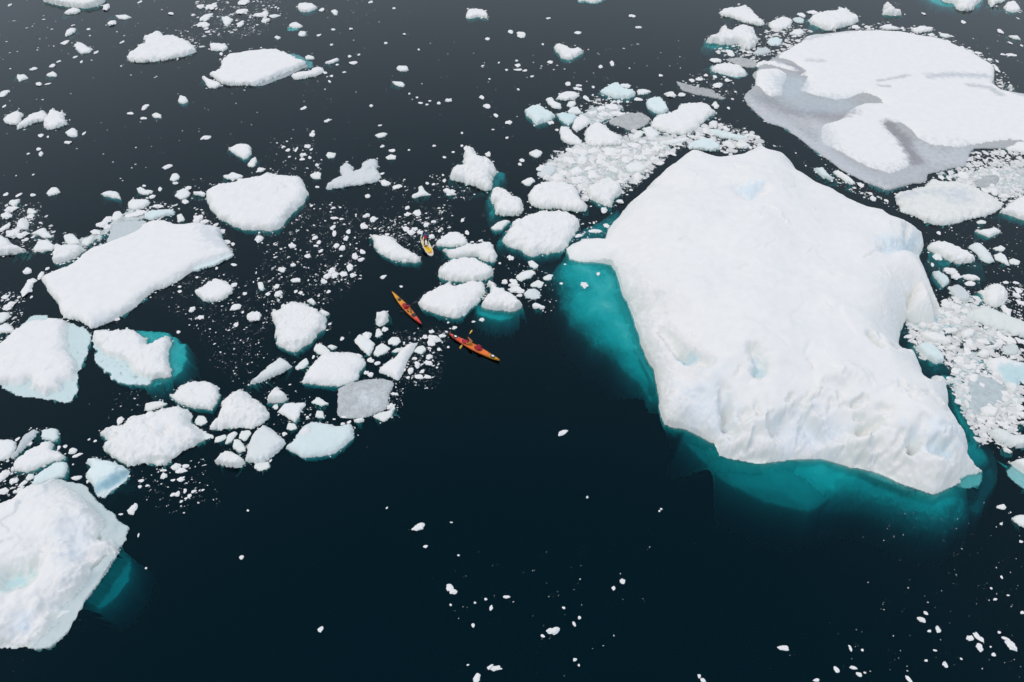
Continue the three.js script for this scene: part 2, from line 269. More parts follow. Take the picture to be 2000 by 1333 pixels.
// ---------- the great iceberg ----------
const SNOW = C.snow, SLUSH = C.slush;
{
  const outline = pts('Z', `1107,492 1106,480 1120,470 1140,460 1165,457 1180,458 1192,440 1198,415 1210,395 1225,380 1230,370 1250,355 1265,350 1268,340 1290,315 1318,295 1345,283 1370,286 1400,291 1430,288 1460,280 1490,271 1510,284 1545,293 1560,305 1580,330 1610,345 1640,360 1675,380 1700,390 1745,402 1755,412 1800,430 1810,440 1810,465 1800,490 1805,500 1820,520 1835,560 1850,600 1835,608 1815,600 1785,597 1772,605 1768,640 1770,655 1790,660 1800,670 1815,700 1830,718 1845,705 1865,712 1890,720 1875,740 1852,745 1870,785 1890,820 1905,850 1908,870 1925,890 1930,910 1920,925 1890,930 1868,940 1866,950 1825,952 1780,940 1740,925 1695,905 1670,892 1640,885 1600,880 1570,880 1565,886 1480,886 1440,880 1400,865 1350,845 1310,835 1300,830 1295,810 1290,790 1283,750 1278,720 1262,700 1250,670 1240,630 1225,595 1215,560 1205,530 1195,518 1170,514 1140,512 1115,505`);
  const H = 4.6, low = footprint(outline, 0.5, 0), foot = footprint(outline, 2.4, 0).map((q, i) => outline[i][0] < 1197 ? low[i] : q);
  const nose = onSea(1140, 488, 0.5), heart = onSea(1520, 560, 4), ridge = onSea(1600, 800, 3);
  const S = (x, y, h = 4.2) => onSea(x, y, h);
  const L = (s, h) => pts('Z', s).map((q) => onSea(q[0], q[1], h ?? 4.2));
  const shape = (x, z) => {
    const near = Math.exp(-(((x - nose[0]) / 5.5) ** 2 + ((z - nose[1]) / 5) ** 2));
    return (1 - 0.72 * near) * (0.95 + 0.16 * fbm(x / 15, z / 15 + 5, 2) + 0.12 * Math.exp(-(((x - heart[0]) / 12) ** 2 + ((z - heart[1]) / 12) ** 2)));
  };
  const slope = (s, d0, d1, len, k = 7, wob = 1.4, color) => ({ color, kind: 'slope', p: pts('Z', s).map((q) => onSea(q[0], q[1], -d1 * 0.55)), draw: 0.35, d0, d1, L: len, k, wob });
  const RC = rng(77), cracks = Array.from({ length: 110 }, () => {
    const front = RC() < 0.72, x = front ? 1320 + RC() * 560 : RC() < 0.5 ? 1215 + RC() * 140 : 1380 + RC() * 400, y = front ? 760 + RC() * 130 : x < 1360 ? 450 + RC() * 330 : 330 + RC() * 420, a = RC() * 6.28, n = 3 + Math.floor(RC() * 4), q = [[x, y]];
    for (let i = 0; i < n; i++) { const p = q[q.length - 1], t = a + (RC() - 0.5) * 1.6; q.push([p[0] + Math.cos(t) * (3 + 7 * RC()), p[1] + Math.sin(t) * (2 + 4 * RC())]); }
    return { p: q.map((v) => onSea(v[0], v[1], front ? 2.8 : 4)), r: 0.12 + 0.16 * RC(), h: (front ? 1 : 0.45) * (RC() < 0.75 ? -(0.15 + 0.35 * RC()) : 0.15 + 0.2 * RC()) };
  });
  footprints.push(foot); known.push({ label: 'enormous iceberg', raw: outline });
  const berg = buildIce('iceberg', [
    { kind: 'snow', p: foot, H, w: 2.2, k: 6, rough: 0.16, brk: 0.35, shape, blue: 0.1, foot: 0.3, even: 1, cells: 0.14 },
    { kind: 'snow', p: L('1400,800 1480,770 1600,770 1700,790 1790,800 1850,840 1890,880 1905,910 1850,930 1790,915 1700,880 1620,862 1500,870 1420,855', 2.6), y: 0, H: 3.1, w: 1.6, k: 2.5, rough: 0.8, even: 1, blue: 0.35, cells: 0.16 },
    { kind: 'snow', p: L('1780,540 1800,505 1820,530 1838,570 1845,598 1800,596 1780,590', 2.5), y: 0, H: 3.6, w: 1.2, k: 2.5, rough: 0.6 },
    slope('1200,512 1106,496 1090,520 1084,550 1090,590 1112,630 1150,666 1182,698 1207,725 1242,750 1262,776 1292,806 1310,800 1300,720 1270,640 1240,570', 0.4, 2.6, 1.2, 7, 2.4),
    slope('1190,690 1212,722 1242,748 1264,776 1294,808 1315,800 1290,740 1250,680', 0.7, 2.0, 1.0, 6, 1.6),
    slope('1304,824 1336,864 1384,908 1430,948 1500,982 1580,1000 1640,960 1640,880 1560,860 1480,850 1400,830', 0.9, 2.1, 1.5, 5, 0.8, [0.5, 0.57, 0.59]),
    slope('1480,860 1480,930 1490,975 1520,990 1560,1000 1650,1000 1725,1012 1785,1034 1850,1042 1888,1020 1905,976 1925,930 1935,900 1900,850 1700,850 1400,830', 0.55, 4.0, 1.25, 5, 1.8),
    slope('1112,470 1140,448 1172,432 1205,412 1225,440 1200,470 1140,480', 0.8, 2.6, 1.6),
    slope('1052,515 1106,495 1130,520 1100,600 1080,585', 3.4, 5.0, 3),
    slope('1905,850 1935,870 1948,905 1945,950 1915,1000 1890,990 1900,920', 1.9, 3.6, 3),
    slope('1765,600 1850,602 1905,630 1915,670 1880,720 1830,725 1790,700 1765,650', 0.7, 1.6, 2),
    slope('1845,735 1880,740 1905,800 1918,860 1905,870 1870,800', 0.5, 0.9, 2),
    { kind: 'ledge', p: pts('Z', '1560,876 1640,880 1700,900 1750,925 1822,950 1818,962 1770,957 1700,930 1660,908 1610,895 1540,892').map((q) => onSea(...q)), y: -0.38, k: 6, color: [0.5, 0.56, 0.58] },
    { kind: 'ledge', p: pts('Z', '1862,930 1925,918 1922,935 1915,950 1885,952 1866,948').map((q) => onSea(...q)), y: -0.25, k: 6, color: [0.6, 0.68, 0.7] },
    { kind: 'ledge', p: pts('Z', '1195,518 1208,530 1228,595 1252,670 1280,720 1286,760 1278,752 1262,715 1240,680 1215,610 1195,545 1160,520').map((q) => onSea(...q)), y: -0.6, k: 2.5, color: [0.52, 0.6, 0.62] },
  ], {
    cut: 8, edge: 0.28, cell: 0.088,
    strokes: [...cracks,
      { p: L('1298,620 1325,655 1352,685 1385,700'), r: 0.5, h: -0.9 }, { p: L('1340,672 1352,676'), r: 0.5, h: -0.7 },
      { p: L('1470,690 1490,718 1484,722'), r: 0.6, h: -1.0 }, { p: L('1518,808 1541,792'), r: 0.35, h: -0.8 },
      { p: L('1428,770 1432,795 1445,812'), r: 0.4, h: -0.7 }, { p: L('1420,745 1428,770'), r: 0.5, h: -0.5 },
      { p: L('1440,365 1465,388 1490,378'), r: 0.8, h: -0.7 }, { p: L('1725,500 1770,480 1805,462', 3), r: 0.8, h: -1.0 },
      { p: L('1770,448 1775,440 1772,460', 3), r: 0.4, h: -0.6 }, { p: L('1700,655 1722,672'), r: 0.35, h: -0.8 },
      { p: L('1745,685 1755,672 1780,665', 3), r: 0.4, h: -0.6 }, { p: L('1785,850 1792,864 1780,858', 3), r: 0.4, h: -0.7 },
      { p: L('1828,878 1852,882', 2.5), r: 0.6, h: -0.8 }, { p: L('1800,830 1790,860', 3), r: 0.5, h: -0.6 },
      { p: L('1315,850 1390,815 1440,850', 2.5), r: 1.3, h: 0.7 }, { p: L('1290,640 1300,720 1318,800', 3.2), r: 1.2, h: 0.5 },
      { p: L('1350,740 1400,790 1430,840', 3), r: 1.6, h: -0.6 }, { p: L('1250,565 1268,570 1280,560'), r: 0.5, h: -0.5 },
      { p: L('1530,830 1560,800 1600,835 1650,840', 2.8), r: 0.6, h: -0.7 }, { p: L('1600,815 1640,850 1700,850', 2.8), r: 0.5, h: 0.6 },
      { p: L('1620,735 1660,725 1685,735'), r: 0.8, h: 0.5 }, { p: L('1620,745 1650,755'), r: 0.5, h: -0.4 },
      { p: L('1200,470 1230,540 1262,640', 3.2), r: 1.8, h: 0.5 }, { p: L('1700,830 1730,870 1790,890', 2.8), r: 0.9, h: -0.6 },
      { p: L('1440,640 1560,600 1680,640 1760,560'), r: 3, h: 0.35 }, { p: L('1300,420 1400,400 1560,430'), r: 3, h: 0.3 },
    ],
    tints: [
      { p: L('1335,672 1362,680 1350,690 1335,682'), soft: 0.5, grain: 1, color: [0.35, 0.62, 0.72], a: 0.7 },
      { p: L('1470,700 1492,715 1490,724 1476,722'), soft: 0.6, grain: 1, color: [0.45, 0.68, 0.76], a: 0.6 },
      { p: L('1438,365 1490,368 1468,390'), soft: 0.6, grain: 1, color: [0.62, 0.76, 0.85], a: 0.6 },
      { p: L('1715,478 1760,470 1808,440 1808,468 1760,490 1725,502', 3), soft: 1.0, grain: 1.5, color: [0.66, 0.79, 0.87], a: 0.6 },
      { p: L('1330,745 1400,740 1430,800 1420,835 1350,800', 3), soft: 1.6, grain: 2, color: [0.70, 0.76, 0.83], a: 0.5 },
      { p: L('1520,810 1580,800 1660,830 1640,856 1540,850', 2.8), soft: 1.2, grain: 1.6, color: [0.70, 0.76, 0.84], a: 0.5 },
      { p: L('1820,872 1870,874 1850,888', 2.5), soft: 0.6, grain: 1, color: [0.5, 0.70, 0.80], a: 0.6 },
      { p: L('1770,840 1880,830 1890,860 1800,862', 3), soft: 1.2, grain: 1.6, color: [0.70, 0.78, 0.86], a: 0.5 },
    ],
  });
  tag(berg, 'enormous domed white iceberg with turquoise ice under the water around it', 'iceberg');
}

// ---------- the broad flat floe behind it ----------
floe('broad flat snow floe with grey slush margins behind the enormous iceberg', 'Z', '1452,190 1475,165 1475,145 1483,125 1518,112 1530,100 1560,85 1580,70 1640,62 1700,58 1760,62 1810,70 1845,78 1870,90 1900,105 1930,118 1945,130 1945,150 1938,165 1960,178 2000,185 2040,190 2040,300 1990,295 1960,290 1930,287 1905,290 1890,310 1890,325 1850,333 1810,340 1812,352 1770,365 1735,375 1700,362 1660,340 1620,315 1590,295 1560,270 1530,250 1500,240 1480,225 1460,205', {
  H: 0.3, w: 0.3, rough: 0.25, color: [0.44, 0.442, 0.46], bare: [0.5, 0.53, 0.56], grain: 0.07, edge: 0.45, cell: 0.15,
  caps: [
    ['Z', '1518,113 1530,101 1560,86 1580,71 1640,63 1700,59 1760,63 1845,79 1900,106 1944,130 1944,150 1937,165 1960,179 2040,192 2040,282 1985,275 1930,278 1900,284 1880,292 1850,288 1820,285 1790,270 1780,255 1760,240 1735,240 1730,245 1745,265 1765,285 1786,310 1780,328 1740,342 1690,325 1640,297 1605,282 1600,260 1605,245 1640,235 1660,215 1690,203 1722,203 1718,194 1690,182 1660,195 1630,195 1595,188 1560,178 1565,165 1575,150 1560,148 1570,140 1545,120', 0.62],
    ['Z', '1478,137 1520,135 1540,148 1533,165 1530,190 1505,191 1490,182 1475,165', 0.6],
    ['Z', '1480,121 1520,119 1560,134 1572,144 1540,139 1500,127 1476,128', 0.55],
    ['Z', '1962,290 2040,302 2040,284 1985,277', 0.5],
  ],
  tints: [
    { on: [[1578, 80], [1620, 68], [1660, 64]], r: 0.5, soft: 0.6, color: [0.5, 0.5, 0.53], a: 0.6 }, { on: [[1580, 122], [1605, 124]], r: 0.5, soft: 0.5, color: [0.5, 0.5, 0.53], a: 0.5 },
    { on: [[1714, 163], [1740, 159], [1772, 151]], r: 0.3, soft: 0.4, color: [0.42, 0.42, 0.45], a: 0.6 }, { on: [[1716, 172], [1735, 173]], r: 0.3, soft: 0.3, color: [0.45, 0.45, 0.47], a: 0.6 },
    { on: [[1815, 153], [1860, 150], [1925, 153]], r: 0.7, soft: 0.6, color: [0.5, 0.51, 0.55], a: 0.65 }, { on: [[1892, 170], [1930, 175], [1952, 189]], r: 0.5, soft: 0.5, color: [0.45, 0.45, 0.48], a: 0.6 },
    { on: [[1970, 180], [2010, 195]], r: 0.6, soft: 0.5, color: [0.5, 0.5, 0.53], a: 0.6 }, { on: [[1520, 122], [1550, 130], [1566, 142]], r: 0.5, soft: 0.4, color: [0.38, 0.37, 0.40], a: 0.8, y: 0.3 },
    { on: [[1462, 192], [1490, 218], [1530, 244], [1590, 288], [1640, 322], [1700, 352], [1735, 368]], r: 0.5, soft: 1.2, grain: 0.8, color: [0.68, 0.68, 0.69], a: 0.75, y: 0.3 },
    { on: [[1500, 195], [1520, 215], [1560, 222], [1600, 218]], r: 1.4, soft: 1.6, grain: 0.9, color: [0.30, 0.30, 0.33], a: 0.55, y: 0.3 }, { on: [[1600, 290], [1650, 322], [1700, 345], [1760, 348], [1800, 330]], r: 1.4, soft: 1.8, grain: 0.8, color: [0.54, 0.54, 0.56], a: 0.7, y: 0.3 },
    { on: [[1800, 290], [1830, 310], [1870, 310], [1890, 300]], r: 1.8, soft: 2, grain: 1.2, color: [0.6, 0.61, 0.63], a: 0.7, y: 0.3 }, { on: [[1560, 160], [1552, 180]], r: 1.2, soft: 0.9, grain: 1, color: [0.55, 0.58, 0.61], a: 0.7, y: 0.3 },
    { on: [[1600, 248], [1610, 262], [1612, 282]], r: 1.0, soft: 1.2, grain: 0.7, color: [0.62, 0.62, 0.64], a: 0.7, y: 0.3 },
    { on: [[1738, 243], [1748, 258], [1766, 270], [1772, 290], [1790, 315]], r: 0.9, soft: 0.7, color: [0.28, 0.26, 0.28], a: 0.75, y: 0.3 },
    { on: [[1600, 225], [1640, 228], [1660, 222]], r: 0.8, soft: 0.8, color: [0.36, 0.33, 0.35], a: 0.7, y: 0.3 }, { on: [[1490, 215], [1540, 235], [1580, 240]], r: 1.5, soft: 1.2, color: [0.58, 0.56, 0.58], a: 0.6, y: 0.3 },
    { on: [[1500, 230], [1560, 262], [1610, 300], [1680, 345]], r: 1.2, soft: 0.9, color: [0.56, 0.57, 0.6], a: 0.55, y: 0.3 }, { on: [[1540, 160], [1545, 185], [1580, 205], [1640, 205]], r: 2.2, soft: 1.4, color: [0.50, 0.55, 0.59], a: 0.6, y: 0.3 },
  ],
});

// ---------- the large iceberg at the lower left ----------
floe('large lumpy white iceberg with a pale blue rim at the lower left corner', 'Z', '-60,1000 -60,985 0,990 30,972 60,950 93,942 97,934 110,938 125,950 158,967 185,995 202,1017 207,1036 194,1057 215,1057 236,1067 231,1084 205,1088 184,1114 181,1130 165,1151 147,1169 116,1187 142,1188 144,1193 118,1206 113,1225 79,1248 63,1267 0,1267 -60,1267', {
  name: 'iceberg', category: 'iceberg', H: 1.7, w: 0.7, rough: 0.5, edge: 0.35, blue: 0.12, cut: 6,
  ledges: [['Z', '60,950 100,935 130,940 165,950 181,967 194,983 207,994 225,1004 228,1015 252,1029 242,1057 234,1072 223,1096 194,1138 168,1172 147,1206 137,1231 105,1261 95,1268 68,1271 30,1260 60,1100', 0.12, [0.57, 0.64, 0.665]]],
  slopes: [['Z', '200,1040 242,1050 252,1066 255,1100 249,1140 225,1166 190,1188 170,1186 150,1190 180,1100', 1.3, 1.8, 2, 1]],
  strokes: [{ on: [[0, 1112], [30, 1108], [50, 1108], [60, 1095]], r: 0.8, h: -1.2 }, { on: [[0, 1130], [20, 1128]], r: 1.3, h: -1.3 }, { on: [[40, 1225], [52, 1205], [75, 1185], [110, 1185]], r: 0.5, h: -0.6 }, { on: [[10, 1230], [25, 1210], [45, 1190]], r: 0.9, h: -0.5 },
    { on: [[140, 1025], [150, 1050], [160, 1075]], r: 0.8, h: -0.5 }, { on: [[60, 1060], [110, 1070], [150, 1080]], r: 0.5, h: -0.45 }, { on: [[100, 1010], [150, 1000], [190, 1020]], r: 1.2, h: 0.4 }, { on: [[130, 1120], [150, 1110], [190, 1085]], r: 0.8, h: 0.4 }],
  tints: [{ on: [[-10, 1113], [48, 1109], [28, 1130], [-10, 1146]], soft: 0.5, color: [0.5, 0.72, 0.74], a: 0.8 }, { on: [[15, 1230], [30, 1200], [48, 1190], [40, 1225]], soft: 0.5, color: [0.66, 0.75, 0.84], a: 0.6 }, { on: [[120, 1030], [165, 1020], [160, 1085], [130, 1090]], soft: 1, color: [0.70, 0.76, 0.83], a: 0.45 }],
});

// ---------- floes, from the far edge to the near one ----------
const F = floe, R = [];
F('wide flat white floe cut by the top edge near the upper left corner', 'A', '310,-60 320,5 350,20 440,45 520,55 620,65 720,50 770,25 790,-60', { flat: 1, teal: 0.5 });
F('flat oval piece just below the wide floe in the upper left corner', 'A', '465,95 500,70 545,55 595,65 600,90 560,105 490,112', { flat: 1 });
F('small slanted slab floating alone left of the rough far oval floe', 'A', '475,265 490,225 520,208 570,210 565,235 530,260 490,275', {});
F('ragged streaky piece left of the rough far oval floe', 'A', '545,340 570,308 625,325 665,355 700,368 660,395 600,408 565,375', { H: 0.3 });
F('low ragged strip below the wide floe at the upper left', 'A', '820,108 880,112 940,108 985,128 930,148 885,145 850,118', { H: 0.25 });
F('rough grainy oval floe with crumbs on its far edge at upper left', 'A', '950,440 965,385 1010,355 1070,320 1070,275 1130,255 1185,235 1210,265 1290,258 1380,295 1430,330 1460,370 1440,400 1350,425 1200,455 1030,468 960,455', { H: 0.7, blue: 0.2 });
F('small rectangular block between the grainy oval floe and the smooth pointed floe', 'A', '1555,330 1590,318 1680,325 1695,360 1660,385 1570,380', { sharp: 1 });
F('smooth white floe with pointed ends and a scalloped far edge, upper left', 'Z', '410,147 430,135 432,118 445,105 470,103 490,98 515,96 540,95 555,102 563,106 592,118 597,124 585,133 560,142 540,152 510,163 495,168 440,167 433,165', { H: 0.7, w: 0.2, rough: 0.3, sharp: 1, edge: 0.6, ledges: [['Z', '560,104 580,105 592,113 612,124 612,132 590,137 550,140 560,120', -0.2, [0.45, 0.53, 0.56]], ['Z', '500,160 597,124 600,130 560,150 505,170', 0.06, [0.36, 0.4, 0.43]]] });
F('shard touching the near left corner of the smooth pointed floe', 'A', '1500,580 1520,562 1560,590 1645,615 1640,645 1590,662 1545,655', { sharp: 1 });
F('rounded left block of the ragged trio at the left edge', 'A', '20,885 60,850 130,820 180,850 160,880 150,920 100,935 35,925', {});
F('long slanted middle block of the ragged trio at the left edge', 'A', '120,965 130,920 190,880 220,850 330,820 355,860 340,900 250,915 190,945', {});
F('frayed right block of the ragged trio at the left edge', 'A', '325,900 355,840 390,810 440,825 490,845 470,875 510,905 500,930 430,950 340,970 330,940', { edge: 1.6 });
F('compact white lump just below the ragged trio at the left', 'A', '475,985 540,948 575,970 572,1020 510,1020', {});
F('triangular white lump floating alone above the big left slab', 'A', '1685,1085 1720,1095 1770,1070 1840,1072 1870,1100 1865,1150 1820,1190 1760,1160 1715,1125', { teal: 0.4 });
F('small peaked lump alone in open water below the smooth pointed floe', 'A', '1320,745 1335,705 1385,720 1400,755 1365,775 1325,765', { teal: 0.5 });
F('little upright lump just below the triangular white lump', 'A', '1835,1230 1860,1190 1900,1165 1912,1200 1890,1245 1850,1245', {});
F('winged white lump near the left edge above the ragged trio', 'A', '120,545 150,555 180,550 215,580 140,612 125,590', {});
F('low wedge right of the winged lump near the left edge', 'A', '335,555 395,528 425,550 420,575 350,572', {});
F('round-topped lump alone right of the ragged trio', 'A', '1120,855 1160,835 1205,855 1195,882 1140,878', {});
F('forked white clump among the specks at the top left', 'A', '1635,110 1660,125 1700,120 1740,145 1720,175 1690,205 1660,180', { edge: 1.6, H: 0.3 });
F('thick pale blue bottomed block near the top edge, right of the specks', 'B', '305,60 315,25 370,20 430,30 458,50 440,75 370,95 325,82', { teal: 0.5, blue: 0.4 });
F('domed lump with a sunken blue slab before it, near the top', 'B', '235,190 265,168 305,165 358,195 330,212 260,208', { ledges: [['B', '232,205 330,210 300,235 235,235', -0.3]] });
F('small cube of ice touching the domed lump near the top', 'B', '308,265 325,228 370,232 375,262 345,275', {});
F('little hooked lump right of the thick block near the top', 'B', '550,80 590,68 612,85 600,118 575,110', {});
F('small wedge above the smooth pointed floe', 'B', '130,280 150,262 190,278 165,297', {});
F('small double lump behind the sunken tip of the smooth pointed floe', 'B', '358,425 385,405 435,420 432,445 375,447', {});
F('grey-white elongated floe just right of the smooth pointed floe', 'B', '260,570 265,545 330,535 395,530 420,500 470,498 500,505 510,540 440,570 320,595 275,590', {});
F('slender slanted sliver right of the smooth pointed floe', 'B', '495,470 540,450 600,430 625,438 605,462 540,482', { H: 0.3 });
F('isolated kidney-shaped block near the top centre', 'B', '1555,130 1575,70 1640,65 1690,68 1725,100 1725,140 1650,125 1590,145', { teal: 0.4 });
F('boxy lump alone in open water left of top centre, the upper of a pair', 'B', '1040,510 1055,488 1125,488 1138,528 1100,537 1060,530', {});
F('flat fish-shaped lump alone in open water, the lower of a pair', 'B', '1002,605 1085,608 1113,632 1095,652 1040,640', {});
F('low boat-shaped lump above the crumbly floe left of centre', 'B', '880,1005 940,983 985,995 950,1025 905,1030', {});
F('winged lump right of the large rounded floe at left', 'B', '515,1155 535,1132 600,1140 585,1175 540,1182', {});
F('rounded lump just behind the crumbly grey floe left of centre', 'B', '960,1170 1000,1148 1048,1160 1040,1190 975,1192', {});
F('crumbly grey-white floe with a knobbly far edge left of centre', 'Z', '636,370 640,358 655,350 668,345 664,338 664,326 676,317 688,325 690,335 705,332 708,318 722,311 738,312 738,325 733,332 742,336 745,345 735,357 700,362 665,368', { H: 0.5, color: [0.70, 0.71, 0.74] });
F('tall blocky floe with a teal underwater edge above the board rider', 'Z', '878,348 884,325 905,322 905,298 910,288 922,286 928,292 930,302 945,306 960,312 968,325 970,340 962,345 962,360 955,376 930,367 905,358 880,352', { H: 1.1, blue: 0.35, edge: 0.7, slopes: [['Z', '960,330 984,340 986,352 974,358 972,370 960,380 930,374 880,358 877,350 920,340', 0.7, 1.4, 1, 1]] });
F('pale blue bottomed berg piece cut by the top edge, top centre', 'C', '480,-60 490,0 500,12 560,10 600,22 660,12 690,-10 690,-60', { ledges: [['C', '455,-60 458,-10 462,15 500,35 590,45 700,38 715,5 715,-60', -0.35]] });
F('lone wedge-shaped floe with a pale underwater edge, right of top centre', 'C', '305,340 345,322 390,335 450,365 490,355 535,378 520,405 460,430 420,450 370,435 330,385', { teal: 0.8, blue: 0.2 });
F('small curved lump above the pale cyan twin blocks', 'C', '325,740 350,700 420,675 480,685 505,712 470,742 390,752', {});
F('white knobbly block behind the pale cyan twin blocks', 'C', '248,735 300,720 320,755 365,770 370,812 310,812 265,775', {});
F('small tilted block right of the knobbly block', 'C', '400,790 420,755 470,750 480,775 440,805', {});
F('pale cyan rounded block, the left of the cyan twins', 'C', '95,825 130,785 200,778 260,815 330,855 300,895 220,920 175,938 145,890 110,865', { color: [0.72, 0.81, 0.83], blue: 0.5, teal: 0.6 });
F('sunken cyan block, the right of the cyan twins', 'C', '330,850 380,835 470,850 490,870 440,925 395,925 350,885', { color: [0.64, 0.77, 0.80], H: 0.3, blue: 0.7, teal: 0.8 });
F('white wedge resting against the sunken cyan twin', 'C', '405,830 440,800 485,790 525,840 500,855 430,850', {});
F('white slanted block right below the cyan twins', 'C', '440,950 470,880 510,850 560,870 600,910 560,940 520,960 480,985', {});
F('upright oval block below the cyan twins', 'C', '350,985 365,935 420,945 470,1000 530,1050 510,1085 440,1080 375,1055 360,1015', { blue: 0.2 });
F('broad smooth triangular floe among the packed pieces behind the iceberg nose', 'C', '540,985 570,940 620,905 680,920 740,975 800,1010 830,1045 830,1075 740,1090 640,1095 555,1080 540,1040', { H: 0.6 });
F('grey slush pan between the smooth triangular floe and the wide white floe', 'C', '710,900 780,870 870,840 960,835 1030,880 1020,920 950,960 880,980 810,945 740,930', { flat: 1, H: 0.12, color: SLUSH, bare: SLUSH, grain: 0.2, name: 'slush_pan', category: 'slush pan' });
F('cyan block with a white knob at the far side of the packed pieces', 'C', '635,675 700,650 740,615 795,615 830,655 900,670 930,695 880,735 760,735 700,705', { color: [0.72, 0.82, 0.84], teal: 0.7, blue: 0.5 });
F('small jagged piece right of the cyan block with a white knob', 'C', '930,665 980,660 1045,680 1000,705 935,710', { edge: 1.5 });
F('rounded cyan boulder at the far left corner of the wide white floe', 'C', '1000,755 1020,725 1100,722 1140,760 1165,820 1130,850 1060,845 1005,800', { color: [0.74, 0.83, 0.85], blue: 0.4, teal: 0.5 });
F('wide irregular white floe among the packed pieces behind the great iceberg', 'C', '1030,925 1060,870 1120,850 1210,830 1250,775 1330,765 1440,765 1475,790 1530,840 1460,880 1410,930 1360,975 1290,1005 1200,1000 1080,970 1035,950', { H: 0.7, rough: 0.6, teal: 0.4, blue: 0.15 });
F('cyan-white square block against the near edge of the wide white floe', 'C', '965,955 1040,940 1060,965 1105,1000 1050,1040 1000,1020', { blue: 0.4 });
F('twin-lobed block left of the cyan-white square block', 'C', '890,1020 920,980 960,965 980,1000 940,1040 900,1045', { blue: 0.3 });
F('smooth curved floe tapering right, far behind the broad flat floe', 'C', '1540,90 1580,60 1650,55 1740,35 1790,75 1850,140 1900,180 1850,195 1740,175 1640,135 1550,120', { H: 0.7, rough: 0.4 });
F('twin-peaked white berg piece on a teal base, left of the broad flat floe', 'C', '1435,280 1470,265 1530,255 1550,200 1590,185 1630,225 1660,185 1740,180 1800,215 1810,260 1850,290 1815,340 1780,375 1710,370 1690,330 1620,335 1500,325 1437,318', { H: 1.2, blue: 0.2, slopes: [['C', '1432,318 1500,315 1600,320 1660,295 1710,300 1690,362 1600,378 1480,368 1430,350', 0.6, 1.0, 1, 1]] });
F('low grey floe just below the twin-peaked berg piece', 'C', '1785,400 1830,360 1900,350 1935,385 1890,410 1830,415', { flat: 1, color: [0.6, 0.63, 0.66] });
F('pale blue rimmed loaf of ice beside the upper left tip of the broad floe', 'C', '1470,500 1520,480 1600,470 1690,480 1740,530 1740,565 1670,572 1560,550 1500,535', { blue: 0.5, teal: 0.7, ledges: [['C', '1465,500 1500,478 1500,535 1560,560 1680,585 1745,572 1755,545 1700,500', -0.1]] });
F('grey slush pan behind the pale blue rimmed loaf', 'C', '1580,440 1680,425 1780,440 1840,480 1800,510 1720,500 1640,470', { flat: 1, H: 0.12, color: SLUSH, bare: SLUSH, grain: 0.2, name: 'slush_pan', category: 'slush pan' });
F('long thin grey slush strip left of the broad flat floe', 'C', '1220,605 1290,620 1400,650 1490,665 1530,700 1600,730 1570,745 1480,725 1350,700 1260,675', { flat: 1, H: 0.1, color: [0.38, 0.385, 0.40], bare: SLUSH, grain: 0.18, name: 'slush_pan', category: 'slush pan' });
F('long cyan floe just behind the top of the great iceberg', 'C', '1440,960 1500,960 1590,985 1680,1000 1760,1010 1765,1045 1680,1050 1560,1030 1480,1000', { blue: 0.6, color: [0.74, 0.82, 0.84] });
F('small cyan knob at the far end of the long cyan floe', 'C', '1460,915 1490,895 1530,900 1530,935 1480,940', { blue: 0.5 });
F('low cyan piece between the long cyan floe and the iceberg peak', 'C', '1660,1060 1720,1055 1785,1080 1740,1105 1690,1110 1665,1090', { blue: 0.5 });
F('cyan slab wedged against the back of the great iceberg', 'C', '1310,1090 1340,1050 1420,1030 1500,1035 1550,1075 1540,1120 1480,1130 1380,1115 1320,1110', { blue: 0.5, color: [0.74, 0.82, 0.85] });
F('thin strip of ice left of the wedged cyan slab', 'C', '1080,1060 1180,1035 1320,1020 1330,1050 1200,1080 1120,1085', { H: 0.3, blue: 0.3 });
F('small pointed floe at the left fringe of the packed brash', 'C', '120,1140 180,1110 230,1130 215,1165 180,1180 140,1160', {});
F('pale cyan wedge in the brash left of the iceberg shoulder', 'C', '840,1240 880,1205 960,1210 1010,1245 960,1285 890,1290 850,1270', { blue: 0.5, teal: 0.4 });
F('rounded lump in the brash beside the pale cyan wedge', 'C', '705,1240 760,1225 805,1265 780,1295 725,1280', {});
F('crumbly lump at the near left end of the packed brash', 'C', '200,1290 230,1240 290,1220 340,1250 300,1310 240,1330 200,1320', { color: [0.7, 0.72, 0.75] });
F('rounded floe behind the broad flat floe, left of the domed one', 'D', '90,160 160,128 230,125 265,160 240,205 160,230 95,215 75,185', { H: 0.5 });
F('blue-grey low piece between two rounded floes behind the broad floe', 'D', '255,135 320,125 350,145 340,180 270,165', { blue: 0.6, color: [0.65, 0.72, 0.75] });
F('large domed floe with a teal left skirt behind the broad floe', 'D', '380,150 400,115 480,85 560,85 600,62 640,58 690,80 740,110 760,145 720,185 640,205 560,230 490,225 430,190 385,175', { H: 0.9, slopes: [['D', '350,160 400,150 490,215 500,232 440,235 380,208', 0.7, 1.1, 1, 1]] });
F('tall pointed spire of ice near the top right', 'D', '920,110 940,70 945,10 965,-15 1000,0 1030,45 1065,45 1065,75 1080,115 1000,118', { H: 2.2, w: 1.2, rough: 0.8, sharp: 1, teal: 0.3 });
F('white berg cut by the top edge with wide teal shelf, top right', 'D', '1360,-60 1380,10 1400,20 1460,25 1475,70 1540,87 1610,75 1620,35 1660,20 1690,-60', { H: 1, blue: 0.3, edge: 0.7, slopes: [['D', '1190,-60 1290,22 1370,52 1470,62 1560,75 1660,55 1690,-60', 0.5, 0.7, 1, 1]] });
F('flat floe right of the teal-shelved berg at the top edge', 'D', '1690,-60 1720,40 1780,70 1795,55 1760,30 1840,20 1850,-60', { flat: 1 });
